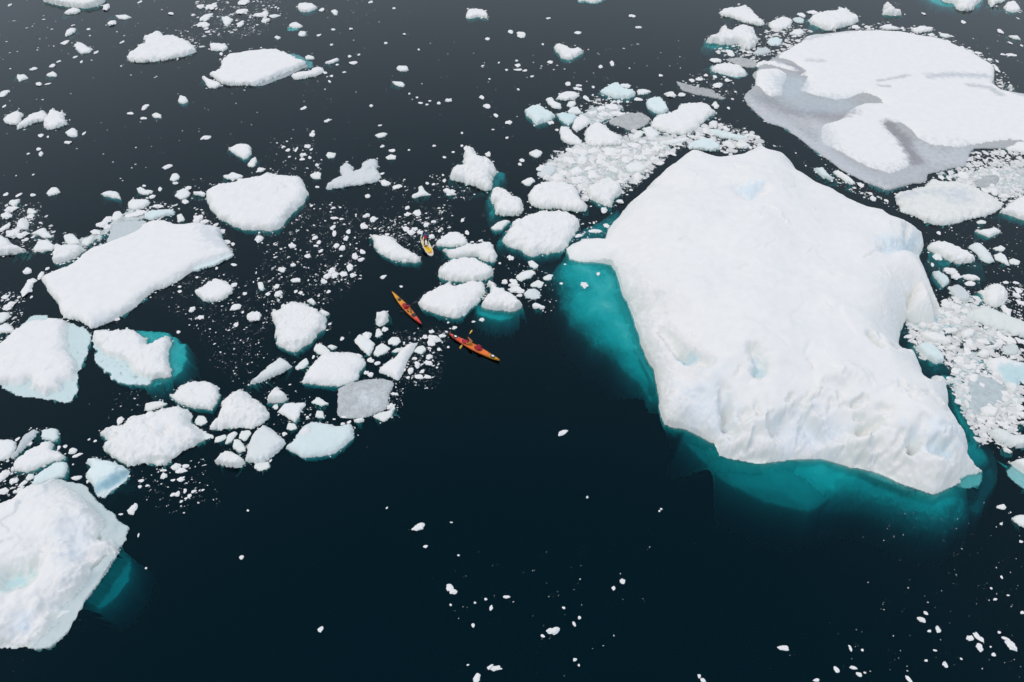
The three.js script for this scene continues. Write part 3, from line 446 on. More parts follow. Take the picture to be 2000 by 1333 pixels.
F('lumpy floe at the top right corner', 'D', '1830,60 1860,10 1920,5 1945,40 1965,80 1900,98 1850,80', { teal: 0.4 });
F('jagged chip by the right edge, right of the broad floe top', 'D', '1840,262 1940,262 1965,300 1910,295', { H: 0.3 });
F('peaked rubble piece on the middle of the broad floe far edge', 'D', '890,205 960,178 1050,205 1060,225 960,225', {});
F('larger peaked rubble piece right along the broad floe far edge', 'D', '1130,215 1210,190 1300,205 1320,225 1270,240 1190,250 1150,235', {});
F('low rubble piece below the larger peaked one on the far edge', 'D', '1255,255 1300,245 1330,265 1290,275', {});
F('free lump just off the far right shoulder of the broad floe', 'D', '1345,245 1420,250 1450,275 1400,285 1360,270', {});
F('spiky white piece on the right shoulder of the broad floe', 'D', '1855,660 1880,615 1915,655 1900,665', { H: 0.6 });
F('rubble piece behind the twin-peaked berg, left of the broad floe', 'D', '245,245 270,215 330,220 352,245 310,270 260,262', {});
F('pale blue slab among rubble left of the broad floe', 'D', '60,320 90,280 150,275 190,300 170,340 100,345', { blue: 0.5, color: [0.72, 0.8, 0.83], H: 0.3 });
// left half
F('huge flat snow slab tilted across the left, with square corners', 'Z', '80,545 105,532 140,515 175,487 215,472 260,455 278,440 300,432 325,430 345,437 395,437 410,440 430,445 435,465 445,480 455,498 440,505 410,515 380,527 355,545 325,562 300,570 265,600 235,620 205,635 178,643 160,630 125,622 115,600 95,570', {
  H: 0.85, w: 0.3, rough: 0.22, sharp: 1, edge: 0.35, ledges: [['Z', '205,478 220,440 240,432 265,430 285,432 280,450', 0.1, [0.56, 0.6, 0.63]], ['Z', '365,525 400,505 445,492 455,500 420,516 385,528', 0.25, [0.7, 0.78, 0.81]]],
  tints: [{ on: [[390, 440], [430, 446], [435, 465], [440, 480], [410, 485], [390, 460]], soft: 1, color: [0.6, 0.62, 0.66], a: 0.6 }, { on: [[175, 640], [205, 632], [230, 612], [210, 612], [180, 622]], soft: 0.6, color: [0.64, 0.65, 0.68], a: 0.5, y: 0.4 }],
});
F('large rounded trapezoid floe with rough near side, upper left of centre', 'Z', '402,385 405,372 425,362 470,350 510,345 520,338 560,342 590,348 600,372 602,380 590,400 570,418 550,445 535,452 475,450 450,440 425,425 410,405 402,392', { H: 1.0, w: 0.4, rough: 0.5, edge: 0.5, blue: 0.25, teal: 0.35 });
F('small lump alone at left, the left of two above the chain of pieces', 'E', '340,180 375,140 420,135 455,175 410,195 360,205', {});
F('peaked lump alone at left, the right of two above the chain of pieces', 'E', '748,185 800,162 870,165 905,230 820,215 770,205', { blue: 0.2, teal: 0.3 });
F('curved lump with a raised left horn above the big left slab', 'E', '1010,150 1050,130 1080,155 1145,160 1130,190 1070,200 1030,185', {});
F('round ball-like lump above the rugged clump behind the big left slab', 'E', '1258,85 1275,40 1320,30 1340,70 1290,100', {});
F('rugged clump left of the large rounded trapezoid floe', 'E', '1290,205 1320,165 1360,145 1390,150 1420,180 1400,210 1350,235', {});
F('low crescent lump behind the large rounded trapezoid floe', 'E', '1655,48 1700,40 1720,20 1810,50 1800,75 1730,88 1670,75', {});
F('small tongue of ice touching the left tip of the trapezoid floe', 'E', '1430,170 1500,165 1540,185 1520,210 1440,195', { H: 0.3 });
F('topmost block of the chain of pieces behind the big left slab', 'E', '945,260 980,225 1100,225 1120,260 1080,290 1000,310 950,300', {});
F('flat cyan piece behind the far edge of the big left slab', 'E', '1070,340 1100,315 1200,300 1300,305 1300,345 1200,360 1120,390 1070,370', { H: 0.35, blue: 0.5, color: [0.72, 0.8, 0.83] });
F('small wedge at the right end of the flat cyan piece', 'E', '1310,345 1350,330 1380,385 1320,405', {});
F('slanted block in the middle of the chain of pieces', 'E', '825,360 850,320 890,310 920,350 870,395 830,385', {});
F('cyan-white block near the lower end of the chain of pieces', 'E', '470,490 540,480 580,520 600,560 520,575 480,550', { blue: 0.4 });
F('white block at the lower end of the chain touching the big left slab', 'E', '610,525 680,500 720,470 690,540 650,580 605,570', {});
F('cyan bottomed floe against the far left side of the big left slab', 'E', '385,680 405,560 480,570 560,560 630,580 640,605 560,660 480,700 400,705', { H: 0.7, blue: 0.4, teal: 0.5 });
F('square white block left of the cyan bottomed floe', 'E', '245,590 290,530 360,530 410,570 395,615 250,628', {});
F('white floe with a rounded hump cut by the left edge', 'E', '-60,500 40,500 90,550 150,575 240,620 100,640 -60,650', { H: 0.8 });
F('rounded boulder of ice near the left edge', 'E', '115,420 140,370 190,362 220,410 210,455 130,458', { H: 0.9, w: 0.8 });
F('ragged blade-like pair right of the rounded boulder', 'E', '205,490 290,450 335,440 365,480 410,510 320,525 280,495', {});
F('tilted slab at the top of the jumble on the left edge', 'E', '60,260 70,235 155,222 140,260 100,290', {});
F('wedge right of the jumble on the left edge', 'E', '195,330 205,290 240,295 280,322 235,345', {});
F('diamond-shaped white floe just below the big left slab', 'E', '1435,910 1490,890 1560,835 1620,815 1690,835 1740,905 1680,970 1580,998 1510,985', { H: 0.55, rough: 0.5 });
F('white piece cut by the left edge above the rounded floe pair', 'E', '-60,1080 60,1060 80,1090 40,1140 -60,1180', {});
F('crumbly piece by the left edge above the rounded floe pair', 'E', '-60,1185 60,1140 105,1190 100,1230 0,1230 -60,1230', { edge: 1.4 });
F('big white floe with a pale rim at the left edge, below the big slab', 'Z', '-60,700 0,672 20,650 35,640 60,625 100,623 130,626 132,690 152,712 142,740 123,752 115,765 87,775 63,760 60,744 40,755 0,753 -60,752', {
  H: 0.8, w: 0.35, rough: 0.45, edge: 0.55, ledges: [['Z', '37,642 58,619 76,613 97,621 130,627 173,645 178,668 172,681 163,712 150,728 152,765 137,786 126,787 87,781 31,773 0,757 20,700', 0.03, [0.61, 0.72, 0.75]]] });
F('white floe ringed by turquoise ice below the big left slab', 'Z', '178,648 210,644 260,645 285,658 287,675 315,660 330,655 333,670 330,685 328,710 335,735 330,738 290,742 265,730 250,715 240,705 215,700 200,690 185,675', {
  H: 0.8, w: 0.35, rough: 0.7, edge: 0.7, blue: 0.15, ledges: [['Z', '178,658 186,690 188,712 210,730 225,746 250,752 285,752 300,742 260,690', 0.02, [0.63, 0.75, 0.785]]],
  slopes: [['Z', '262,645 290,648 320,650 345,662 362,675 365,700 355,728 325,748 290,758 250,757 226,750 300,700', 0.25, 0.6, 1.2, 1]] });
F('white floe with a blue left corner above the large lumpy floe', 'I', '1260,430 1300,410 1340,360 1420,330 1500,325 1570,330 1620,370 1635,440 1600,500 1560,540 1480,530 1390,510 1300,480', { blue: 0.3, teal: 0.6 });
F('small double lump behind the large lumpy floe', 'I', '1070,540 1080,490 1130,475 1200,475 1250,495 1180,530 1100,555', {});
F('large lumpy floe with a smooth right tail, lower left', 'I', '740,705 800,680 860,660 930,640 970,605 1060,580 1150,550 1290,510 1380,520 1420,560 1440,650 1500,680 1560,700 1580,740 1500,780 1380,830 1290,900 1230,960 1120,945 1020,945 950,960 900,935 830,890 820,870 770,850 760,790 800,770 750,740', { H: 1.0, w: 0.5, rough: 1.0, edge: 0.7, blue: 0.25,
  strokes: [{ on: [[378, 810], [392, 835], [412, 850]], r: 0.7, h: -0.55 }, { on: [[318, 842], [322, 836]], r: 0.5, h: -0.5 }] });
F('small rounded block above the tail of the large lumpy floe', 'I', '1445,620 1470,575 1520,585 1550,630 1500,660 1455,655', {});
F('rough mound-like floe right of the large lumpy floe', 'I', '1550,690 1580,630 1630,570 1650,480 1700,430 1790,390 1850,410 1870,450 1930,480 1980,520 2010,590 1960,640 1880,680 1800,670 1700,680 1600,690', { H: 1.1, w: 0.7, edge: 0.8 });
F('leftmost of the small blocks under the rough mound-like floe', 'I', '1590,780 1600,740 1680,715 1690,750 1620,785', {});
F('slanted second block under the rough mound-like floe', 'I', '1670,800 1690,720 1740,695 1770,710 1720,780', {});
F('rounded third block under the rough mound-like floe', 'I', '1770,750 1790,690 1860,690 1870,720 1820,775', {});
F('knobbly lowest block under the rough mound-like floe', 'I', '1730,820 1735,755 1770,755 1820,800 1830,850 1770,860', {});
F('upright oval grey-white floe left of the pale cyan oval floe', 'I', '1830,930 1840,800 1900,700 1960,650 2040,690 2100,750 2130,790 2060,860 2000,910 1960,935 1890,935', { H: 0.6, rough: 0.6, color: [0.74, 0.76, 0.785] });
F('domed white block below the small blocks, left of the oval floe', 'I', '1590,940 1640,860 1720,840 1790,880 1830,930 1790,975 1700,970', { H: 0.8 });
F('small block at the near end of the upright oval floe', 'I', '1885,970 1900,930 1960,920 2000,920 2010,970 1930,1000', {});
F('cyan block split by a blue groove above the lower left iceberg', 'I', '630,930 660,900 720,895 850,920 930,960 970,990 950,1060 850,1130 770,1200 720,1180 690,1100 630,1040 680,970', { H: 0.8, w: 0.3, blue: 0.45, color: [0.76, 0.84, 0.87], rough: 0.6, edge: 0.7,
  strokes: [{ on: [[192, 952], [215, 940], [248, 918]], r: 0.45, h: -0.6 }], tints: [{ on: [[192, 952], [215, 940], [248, 918]], r: 0.35, soft: 0.3, color: [0.32, 0.55, 0.64], a: 0.8, y: 0.4 }],
  slopes: [['I', '720,1170 860,1060 960,1000 930,1080 900,1140 830,1160 760,1215', 1.0, 1.4, 1, 1]] });
F('square pale block alone left of the large lumpy floe', 'I', '305,740 310,690 370,672 430,680 440,740 400,775 320,755', { sharp: 1, color: [0.74, 0.79, 0.8], teal: 0.5 });
F('thin grey slab leaning between two blocks at the left edge', 'I', '80,890 130,820 170,730 240,685 300,685 260,740 200,810 130,880 90,915', { H: 0.35, color: [0.58, 0.6, 0.63] });
F('rounded white block cut by the left edge beside the thin grey slab', 'I', '-60,930 -60,760 70,755 125,780 120,840 80,890 40,915', {});
F('long white block with a cyan right end above the lower left iceberg', 'I', '75,985 110,920 160,880 240,820 310,780 380,765 400,800 380,840 440,850 500,880 470,910 380,930 290,970 200,1000 110,1000', { blue: 0.2, teal: 0.5 });
F('cyan block directly behind the lower left iceberg', 'I', '230,1100 260,1030 330,980 400,930 490,925 505,960 480,1040 400,1060 330,1080 260,1110', { blue: 0.6, color: [0.73, 0.82, 0.85], teal: 0.6 });
F('small lump between the cyan block and the brash at the left edge', 'I', '185,1050 210,1010 255,1015 250,1050 200,1070', {});
// middle
F('irregular white floe with torn edges left of the yellow-tipped kayak', 'F', '110,1070 120,1040 175,1055 200,1005 270,995 350,995 420,1035 460,1060 520,1100 520,1150 500,1200 450,1240 400,1300 340,1340 300,1365 230,1350 150,1320 145,1200', { H: 0.8, w: 0.35, edge: 0.8, blue: 0.3, teal: 0.35 });
F('wing-like chip on the right of the torn-edged floe', 'F', '460,1065 490,1045 555,1075 530,1100 490,1095', { H: 0.3 });
F('small arched chip behind the torn-edged floe', 'F', '370,985 415,960 450,1000 430,1020', { H: 0.3 });
F('hollowed lump with a teal notch left of the yellow-tipped kayak', 'F', '885,1135 895,1070 950,1055 988,1070 985,1135 960,1160 920,1180 890,1160', { H: 0.9, blue: 0.4, strokes: [{ on: [[734, 622], [742, 620]], r: 0.4, h: -0.6 }] });
F('small wedge just below the hollowed lump', 'F', '885,1250 890,1195 920,1185 945,1235 900,1260', {});
F('tapered white floe just left of the board rider', 'F', '845,490 890,495 950,495 1010,505 1070,560 1120,600 1190,630 1240,690 1180,700 1090,695 1000,675 920,630 870,580 870,530', { H: 0.7, w: 0.35, rough: 0.6, edge: 0.8, teal: 0.35 });
F('small white floe just right of the board rider', 'F', '1330,555 1380,510 1440,475 1510,470 1550,500 1575,550 1540,575 1440,582 1350,575', { teal: 0.5 });
F('notched long floe, topmost of the stack right of the board', 'F', '1390,600 1480,595 1580,560 1680,550 1750,550 1770,590 1790,650 1780,695 1700,690 1640,655 1560,660 1460,670 1420,640', { H: 0.7, blue: 0.2, teal: 0.4 });
F('smooth domed floe, middle of the stack right of the board', 'F', '1340,780 1380,720 1440,685 1540,660 1640,665 1690,695 1760,740 1768,800 1700,830 1600,845 1480,840 1380,820', { H: 0.9, rough: 0.5, teal: 0.4 });
F('big flat-topped floe above the orange kayak, lowest of the stack', 'F', '1205,985 1240,940 1310,900 1390,860 1450,830 1460,870 1540,855 1620,840 1690,845 1705,920 1650,1000 1580,1060 1520,1115 1440,1110 1330,1080 1240,1045 1210,1010', { H: 0.8, w: 0.35, rough: 0.5, edge: 0.7, teal: 0.35 });
F('white floe on a broad turquoise base right of the stack', 'F', '1670,1020 1700,960 1740,920 1740,880 1690,850 1730,825 1780,850 1790,880 1850,905 1920,940 1980,1000 1975,1040 1900,1065 1830,1050 1780,1055 1710,1040', { H: 0.8, edge: 0.7, slopes: [['F', '1632,1040 1665,1000 1720,1020 1850,1040 1985,1030 1992,1058 1905,1112 1830,1132 1720,1112 1650,1087', 0.5, 0.9, 1.2, 1]] });
F('three-cornered lump in open water above the board rider', 'F', '1150,205 1210,165 1200,135 1235,125 1260,165 1310,195 1240,205 1170,225', {});
F('small flat piece left of the tall blocky floe', 'F', '1380,160 1420,140 1480,175 1500,200 1440,200', { H: 0.25 });
F('upright bean-shaped lump left of the specks, left of centre', 'F', '10,845 50,840 62,890 40,910 15,890', {});
F('lump right of the large rounded trapezoid floe', 'F', '395,45 440,25 490,45 480,80 420,75', {});
F('rounded lump above the square grey slush pan', 'F', '975,1280 1010,1250 1060,1250 1080,1285 1040,1320 985,1310', {});
F('white lump at the far side of the cluster left of the double kayak', 'J', '725,25 770,-30 830,0 885,45 870,100 840,140 790,100', {});
F('arched block beside the pale pentagonal floe', 'J', '425,100 440,50 480,42 520,70 560,110 520,140 470,130', {});
F('small flat chip on the arched block', 'J', '520,65 560,48 610,68 570,95', { H: 0.25 });
F('rounded block between the pale pentagon and the white blade-like floe', 'J', '870,130 890,70 940,40 1000,75 980,110 900,145', {});
F('pale pentagonal floe left of the white blade-like floe', 'J', '330,340 360,290 380,240 440,170 520,115 640,110 740,115 800,160 820,200 770,260 760,310 720,335 600,365 480,355', { H: 0.7, w: 0.5, rough: 0.6, edge: 0.6, blue: 0.35, teal: 0.4 });
F('white blade-like floe pointing up towards the kayaks', 'J', '905,240 960,190 1030,150 1080,90 1140,45 1200,40 1180,90 1130,170 1100,260 1060,325 990,290 920,265', { H: 0.6, w: 0.3, rough: 0.5, edge: 0.6 });
F('small wedge at the far side of the white blade-like floe', 'J', '1000,105 1050,75 1110,75 1040,115', {});
F('rounded block right of the white blade-like floe tip', 'J', '1170,105 1200,65 1245,55 1270,90 1230,130', {});
F('square grey slush pan below the white blade-like floe', 'J', '610,375 700,335 800,320 900,305 1020,320 1030,350 1000,410 985,470 1000,500 960,540 870,580 800,600 720,610 600,580 610,480', { flat: 1, H: 0.2, color: [0.50, 0.505, 0.53], bare: [0.5, 0.54, 0.57], grain: 0.18, name: 'slush_pan', category: 'slush pan', edge: 0.6,
  tints: [{ on: [[702, 765], [735, 765], [745, 790], [700, 795]], soft: 0.5, color: [0.66, 0.67, 0.69], a: 0.6, y: 0.2 }] });
F('white block on the near right corner of the square slush pan', 'J', '860,590 930,550 1000,540 1030,500 1035,520 1010,590 950,632', {});
F('long white wedge pointing left, above the pale pentagonal floe', 'J', '-90,355 0,290 90,210 170,150 200,150 250,190 280,210 200,265 100,310 0,350', { H: 0.6, rough: 0.5, color: [0.74, 0.75, 0.77] });
F('ragged block between the long wedge and the pale pentagonal floe', 'J', '285,220 330,180 375,150 395,195 350,235 300,245', {});
F('pyramid-shaped block left of the square slush pan', 'J', '70,480 100,410 150,365 210,400 240,460 200,485 120,490', { H: 0.9, teal: 0.4 });
F('heart-shaped floe below the pyramid-shaped block', 'J', '160,560 200,500 250,485 340,485 380,495 340,540 320,600 290,640 240,600', {});
F('flat triangular chip left of the square slush pan', 'J', '400,485 460,440 550,495 480,510', {});
F('small ragged block below the flat triangular chip', 'J', '435,590 450,540 500,545 510,605 460,600', {});
F('small block behind the pale cyan oval floe', 'J', '220,680 240,630 290,640 310,675 260,695', {});
F('pale cyan oval floe with a white block on its left end', 'J', '215,820 280,760 300,720 350,660 420,630 520,640 620,660 700,640 720,660 735,735 680,790 580,870 450,885 350,895 280,855', { H: 0.5, w: 0.25, rough: 0.45, color: [0.69, 0.77, 0.80], blue: 0.4, edge: 0.5, teal: 0.3, caps: [['J', '290,735 350,680 430,640 435,690 410,735', 1.0]] });
F('flat white-grey piece at the near edge of the square slush pan', 'J', '720,625 750,600 800,605 805,625 760,640', { H: 0.3 });
// round the great iceberg
F('crumbly white floe behind the iceberg nose, right of two', 'G', '550,155 590,110 650,85 730,65 780,100 840,150 810,190 760,230 740,290 700,275 620,250 570,210', { H: 0.8, edge: 0.9, blue: 0.2, teal: 0.4 });
F('thick white floe behind the iceberg nose, left of two', 'G', '118,235 130,170 160,130 230,95 300,100 400,105 470,130 500,190 530,240 570,270 550,325 430,315 330,300 230,305 150,280', { H: 1.0, w: 0.4, rough: 0.7, edge: 0.6 });
F('small flat lump at the far left of the thick white floe', 'G', '60,100 110,70 150,65 180,95 115,135', {});
F('white block with a teal left flank beside the tall blocky floe', 'Z', '957,390 962,370 975,365 1000,380 1018,388 1023,410 1018,420 990,424 968,420 965,400', { H: 0.9, slopes: [['Z', '952,392 958,372 968,380 972,415 988,424 985,430 960,424', 0.6, 1.1, 1, 1]] });
F('knobbly white floe touching the tip of the iceberg nose', 'Z', '983,470 990,452 1005,432 1040,417 1075,413 1090,412 1115,420 1133,430 1135,440 1125,455 1118,468 1108,480 1100,492 1085,492 1070,497 1058,495 1040,503 1025,495 1010,487 990,482', { H: 1.0, w: 0.45, rough: 0.8, edge: 0.7, blue: 0.2, teal: 0.5, slopes: [['Z', '972,480 985,450 1005,432 1000,470 1020,490 985,490', 1.0, 1.8, 1, 1]] });
F('small low floe left of the knobbly white floe', 'F', '1740,440 1790,400 1850,380 1900,390 1860,420 1830,455 1780,462', { teal: 0.4 });
F('little curved block under the knobbly white floe', 'G', '115,690 150,680 205,720 180,745 130,730', {});
F('slanted block left of the turquoise water by the iceberg', 'G', '20,805 80,760 150,750 180,775 130,820 60,840', {});
F('boxy block below the slanted one, left of the turquoise water', 'G', '130,865 190,825 240,850 220,890 150,885', {});
F('narrow block at the edge of the turquoise water', 'G', '225,810 270,785 310,785 290,830 240,830', {});
F('smooth oval lump left of the turquoise water', 'G', '85,930 120,895 170,890 215,920 210,965 150,975 100,960', { w: 0.6, H: 0.5, color: [0.72, 0.75, 0.77] });
F('flat chip below the smooth oval lump', 'G', '148,1010 170,995 250,1025 240,1050 150,1040', { H: 0.25 });
// right side
F('wrinkled dirty-white floe between the iceberg and the right edge', 'H', '1025,200 1040,175 1130,155 1240,130 1300,70 1370,95 1450,90 1560,110 1620,150 1720,200 1820,260 1810,300 1740,345 1560,385 1400,430 1300,415 1250,400 1180,360 1060,320 1050,280 1030,250', { H: 0.6, w: 0.35, rough: 1.2, color: [0.80, 0.79, 0.785], grain: 0.05, edge: 0.5, tints: [{ on: [[1860, 370], [1890, 372], [1900, 395], [1850, 400]], soft: 1, color: [0.58, 0.6, 0.64], a: 0.6 }, { on: [[1760, 385], [1800, 375], [1850, 378]], r: 0.5, soft: 0.8, color: [0.58, 0.59, 0.63], a: 0.6 }] });
F('grey slush pan behind the wrinkled dirty-white floe', 'H', '1600,95 1700,50 1790,45 1810,90 1770,125 1680,145 1620,120', { flat: 1, H: 0.12, color: [0.46, 0.475, 0.5], bare: SLUSH, grain: 0.2, name: 'slush_pan', category: 'slush pan' });
F('white floe with a teal near side cut by the right edge', 'H', '1800,320 1850,280 1900,230 2000,190 2080,170 2080,400 1960,380 1880,350', { H: 0.7, teal: 0.6 });
F('thin slab squeezed between the iceberg and the broad flat floe', 'H', '550,20 600,5 650,40 700,70 740,115 700,125 640,90 580,50', { H: 0.35 });
F('cyan slab leaning on the upper right flank of the great iceberg', 'H', '410,0 480,-20 530,40 590,80 550,90 480,70', { H: 0.5, blue: 0.6, color: [0.7, 0.79, 0.81] });
F('small oval lump right of the iceberg, above the diamond piece', 'H', '1620,395 1660,378 1705,390 1700,412 1640,412', {});
F('diamond-shaped flat piece in the dark water at the right', 'H', '1615,462 1680,450 1760,432 1815,465 1790,485 1725,515 1680,495', { H: 0.35, sharp: 1, teal: 0.3 });
F('serrated floe with a teal underside right of the iceberg', 'H', '1245,590 1300,535 1380,545 1440,555 1500,590 1570,620 1650,670 1600,700 1500,715 1440,700 1380,660 1300,620', { H: 0.7, edge: 1, blue: 0.3, slopes: [['H', '1242,595 1330,630 1400,680 1490,720 1480,735 1400,735 1330,702 1270,650', 0.6, 1.0, 1, 1]] });
F('smooth slanted sausage-shaped block right of the serrated floe', 'H', '1560,585 1600,548 1650,555 1720,610 1750,660 1770,700 1720,708 1660,680 1620,625', { w: 0.4, H: 0.6, rough: 0.5, color: [0.76, 0.80, 0.815] });
F('star-like lump at the far tip of the sausage-shaped block', 'H', '1745,590 1810,568 1850,590 1830,620 1770,612', {});
F('slanted block joined to the sausage-shaped block', 'H', '1755,640 1800,620 1850,650 1880,730 1820,705 1770,680', {});
F('oval lump at the right end of the joined slanted blocks', 'H', '1860,680 1900,663 1960,690 1935,720 1880,712', {});
F('flat jagged piece in the brash right of the iceberg', 'H', '1510,790 1560,780 1620,790 1670,825 1600,840 1530,820', { H: 0.3 });
F('grey fan-shaped piece in the brash right of the iceberg', 'H', '1410,880 1490,860 1550,900 1585,950 1570,990 1500,985 1440,940', { H: 0.35, color: [0.64, 0.67, 0.70] });
F('mitten-shaped white block with a teal left side at the right', 'H', '1610,910 1680,895 1720,860 1800,855 1860,910 1870,960 1830,1020 1770,1040 1690,1000 1680,940', { H: 0.9, w: 0.5, slopes: [['H', '1575,940 1640,945 1700,1005 1770,1042 1690,1042 1600,1002', 0.35, 0.6, 1, 1]] });
F('long smooth slab running off the right edge', 'H', '1550,1090 1600,1040 1680,1020 1780,1055 1900,1110 1990,1140 2060,1160 2060,1285 1900,1240 1800,1200 1700,1170 1600,1140', { H: 0.6, w: 0.35, rough: 0.5, color: [0.75, 0.77, 0.77] });
F('teal-cyan block pressed against the right flank of the iceberg', 'H', '1300,760 1350,755 1420,810 1430,850 1380,890 1350,850 1310,800', { H: 0.4, blue: 0.6, color: [0.66, 0.75, 0.78], teal: 0.5 });
F('pale block in the teal brash inlet, left of two', 'H', '1190,1140 1240,1135 1270,1170 1240,1200 1195,1180', { H: 0.35 });
F('pale block in the teal brash inlet, right of two', 'H', '1280,1170 1330,1160 1360,1190 1340,1215 1290,1210', { H: 0.35 });
F('long slanted slab at the near side of the teal brash inlet', 'H', '1180,1225 1260,1200 1400,1250 1460,1290 1400,1320 1280,1290', { H: 0.45 });
F('white block in the brash below the fan-shaped piece', 'H', '1500,1220 1560,1180 1620,1200 1600,1260 1530,1270', { H: 0.45 });
F('cyan block against the iceberg at the foot of the inlet', 'L', '1160,60 1250,30 1340,70 1390,140 1380,190 1320,200 1250,150 1180,90', { H: 0.6, blue: 0.6, color: [0.72, 0.81, 0.84], teal: 0.5 });
F('V-shaped white slab holding a cyan pool at the right edge', 'L', '1690,190 1720,150 1800,140 1900,170 2060,200 2060,400 1960,330 1940,400 1900,415 1830,340 1760,270', { H: 0.7, w: 0.25, rough: 0.4, sharp: 1, edge: 0.5, ledges: [['L', '1620,160 1690,150 1760,270 1830,340 1900,415 1870,415 1790,340 1690,240', -0.1]],
  strokes: [{ on: [[1962, 724], [1985, 730], [2010, 735]], r: 1.0, h: -0.5 }], tints: [{ on: [[1952, 714], [1980, 713], [2006, 716], [2006, 746], [1976, 748], [1962, 735]], soft: 0.4, color: [0.5, 0.68, 0.71], a: 0.8, y: 0.5 }] });
F('white block behind the V-shaped slab', 'L', '1620,130 1660,85 1720,90 1730,150 1680,160', { H: 0.45 });
F('low white slab farther behind the V-shaped slab', 'L', '1655,60 1790,45 1800,80 1720,95', { H: 0.4 });
F('grey square piece behind the V-shaped slab near the right edge', 'L', '1820,60 1900,40 1945,70 1940,130 1870,140 1820,110', { H: 0.3, color: [0.64, 0.67, 0.69] });
F('small angular piece by the cyan block at the foot of the inlet', 'L', '1400,70 1440,55 1490,70 1480,100 1420,100', { H: 0.35 });
F('mushy grey slush pan right of the iceberg corner', 'L', '1560,310 1680,270 1800,330 1840,400 1820,480 1720,520 1640,590 1590,570 1570,450', { flat: 1, H: 0.1, color: [0.50, 0.55, 0.58], bare: [0.5, 0.56, 0.6], grain: 0.12, name: 'slush_pan', category: 'slush pan' });
F('ragged white piece lying in the mushy grey slush pan', 'L', '1650,515 1720,500 1800,530 1760,600 1700,590 1660,560', { H: 0.4, edge: 1.3 });
F('rounded block right of the mushy grey slush pan', 'L', '1880,460 1920,440 1955,465 1930,490', {});
F('wide double-lobed floe off the lower right flank of the iceberg', 'L', '1715,690 1760,670 1850,690 1880,720 2000,720 2060,725 2060,820 1900,825 1800,790 1730,740', { H: 0.6, color: [0.75, 0.77, 0.78] });
F('white chip at the right edge above the wide double-lobed floe', 'L', '1925,625 2000,615 2060,610 2060,680 1950,650', { H: 0.35 });
F('small flat chip below the wide double-lobed floe', 'L', '1813,815 1860,820 1905,850 1880,865 1835,850', { H: 0.25 });
F('white wedge on a pale shelf at the right edge, lower right', 'L', '1870,925 1930,900 2060,880 2060,1050 1960,1000 1900,960', { H: 0.7, ledges: [['L', '1852,990 1885,955 1960,1000 2060,1050 2060,1180 1900,1065 1860,1022', -0.1]] });
F('tiny upright chip at the right foot of the iceberg', 'L', '1525,470 1555,455 1580,510 1570,540 1545,520', { H: 0.3 });
F('low chip in the water between iceberg corner and double-lobed floe', 'L', '1650,665 1700,670 1715,700 1660,690', { H: 0.25 });
F('pointed white piece cut by the right edge, lower right', 'P', '1880,110 1930,88 2050,85 2050,195 1960,180 1920,150', {});

// thin mush between the packed pieces
const mush = (label, c, p, color = [0.55, 0.59, 0.60]) => F(label, c, p, { mush: 1, flat: 1, H: 0.03, w: 0.1, rough: 0.2, edge: 3.2, color, bare: color, grain: 0.3, name: 'slush_pan', category: 'slush pan' });
mush('milky slush filling the teal inlet in the right flank of the great iceberg', 'H', '1110,1030 1250,1010 1400,1040 1490,1110 1460,1200 1330,1260 1200,1230 1120,1150', [0.5, 0.63, 0.65]);
mush('pale slush between the long smooth slab and the foot of the inlet', 'H', '1420,990 1580,1000 1600,1130 1800,1215 1900,1285 1700,1330 1500,1290 1450,1150');
mush('pale slush along the cyan block at the iceberg foot', 'L', '1470,130 1640,100 1660,250 1600,330 1520,300 1450,250', [0.5, 0.59, 0.61]);
mush('pale slush around the mushy pan near the right edge', 'L', '1640,400 1860,330 1975,420 1960,560 1850,600 1750,620');
mush('pale slush between the wrinkled floe and the right edge', 'H', '1330,30 1500,20 1800,-20 2060,-40 2060,150 1850,190 1700,160 1560,100');
mush('pale slush under the packed brash behind the iceberg nose', 'Z', '1060,340 1095,300 1160,275 1250,268 1330,266 1295,300 1255,345 1200,370 1130,378');
mush('pale slush between the triangular floe and the cyan twins', 'C', '500,860 600,800 740,770 850,800 760,870 680,910 560,930');
mush('pale slush strung along the back of the huge flat slab', 'E', '450,560 620,520 760,440 860,350 960,300 1080,330 1040,400 860,420 760,520 620,590');
mush('thin slush against the lower right flank of the great iceberg', 'L', '1410,290 1480,270 1560,380 1640,560 1640,640 1560,580 1470,430', [0.52, 0.61, 0.63]);
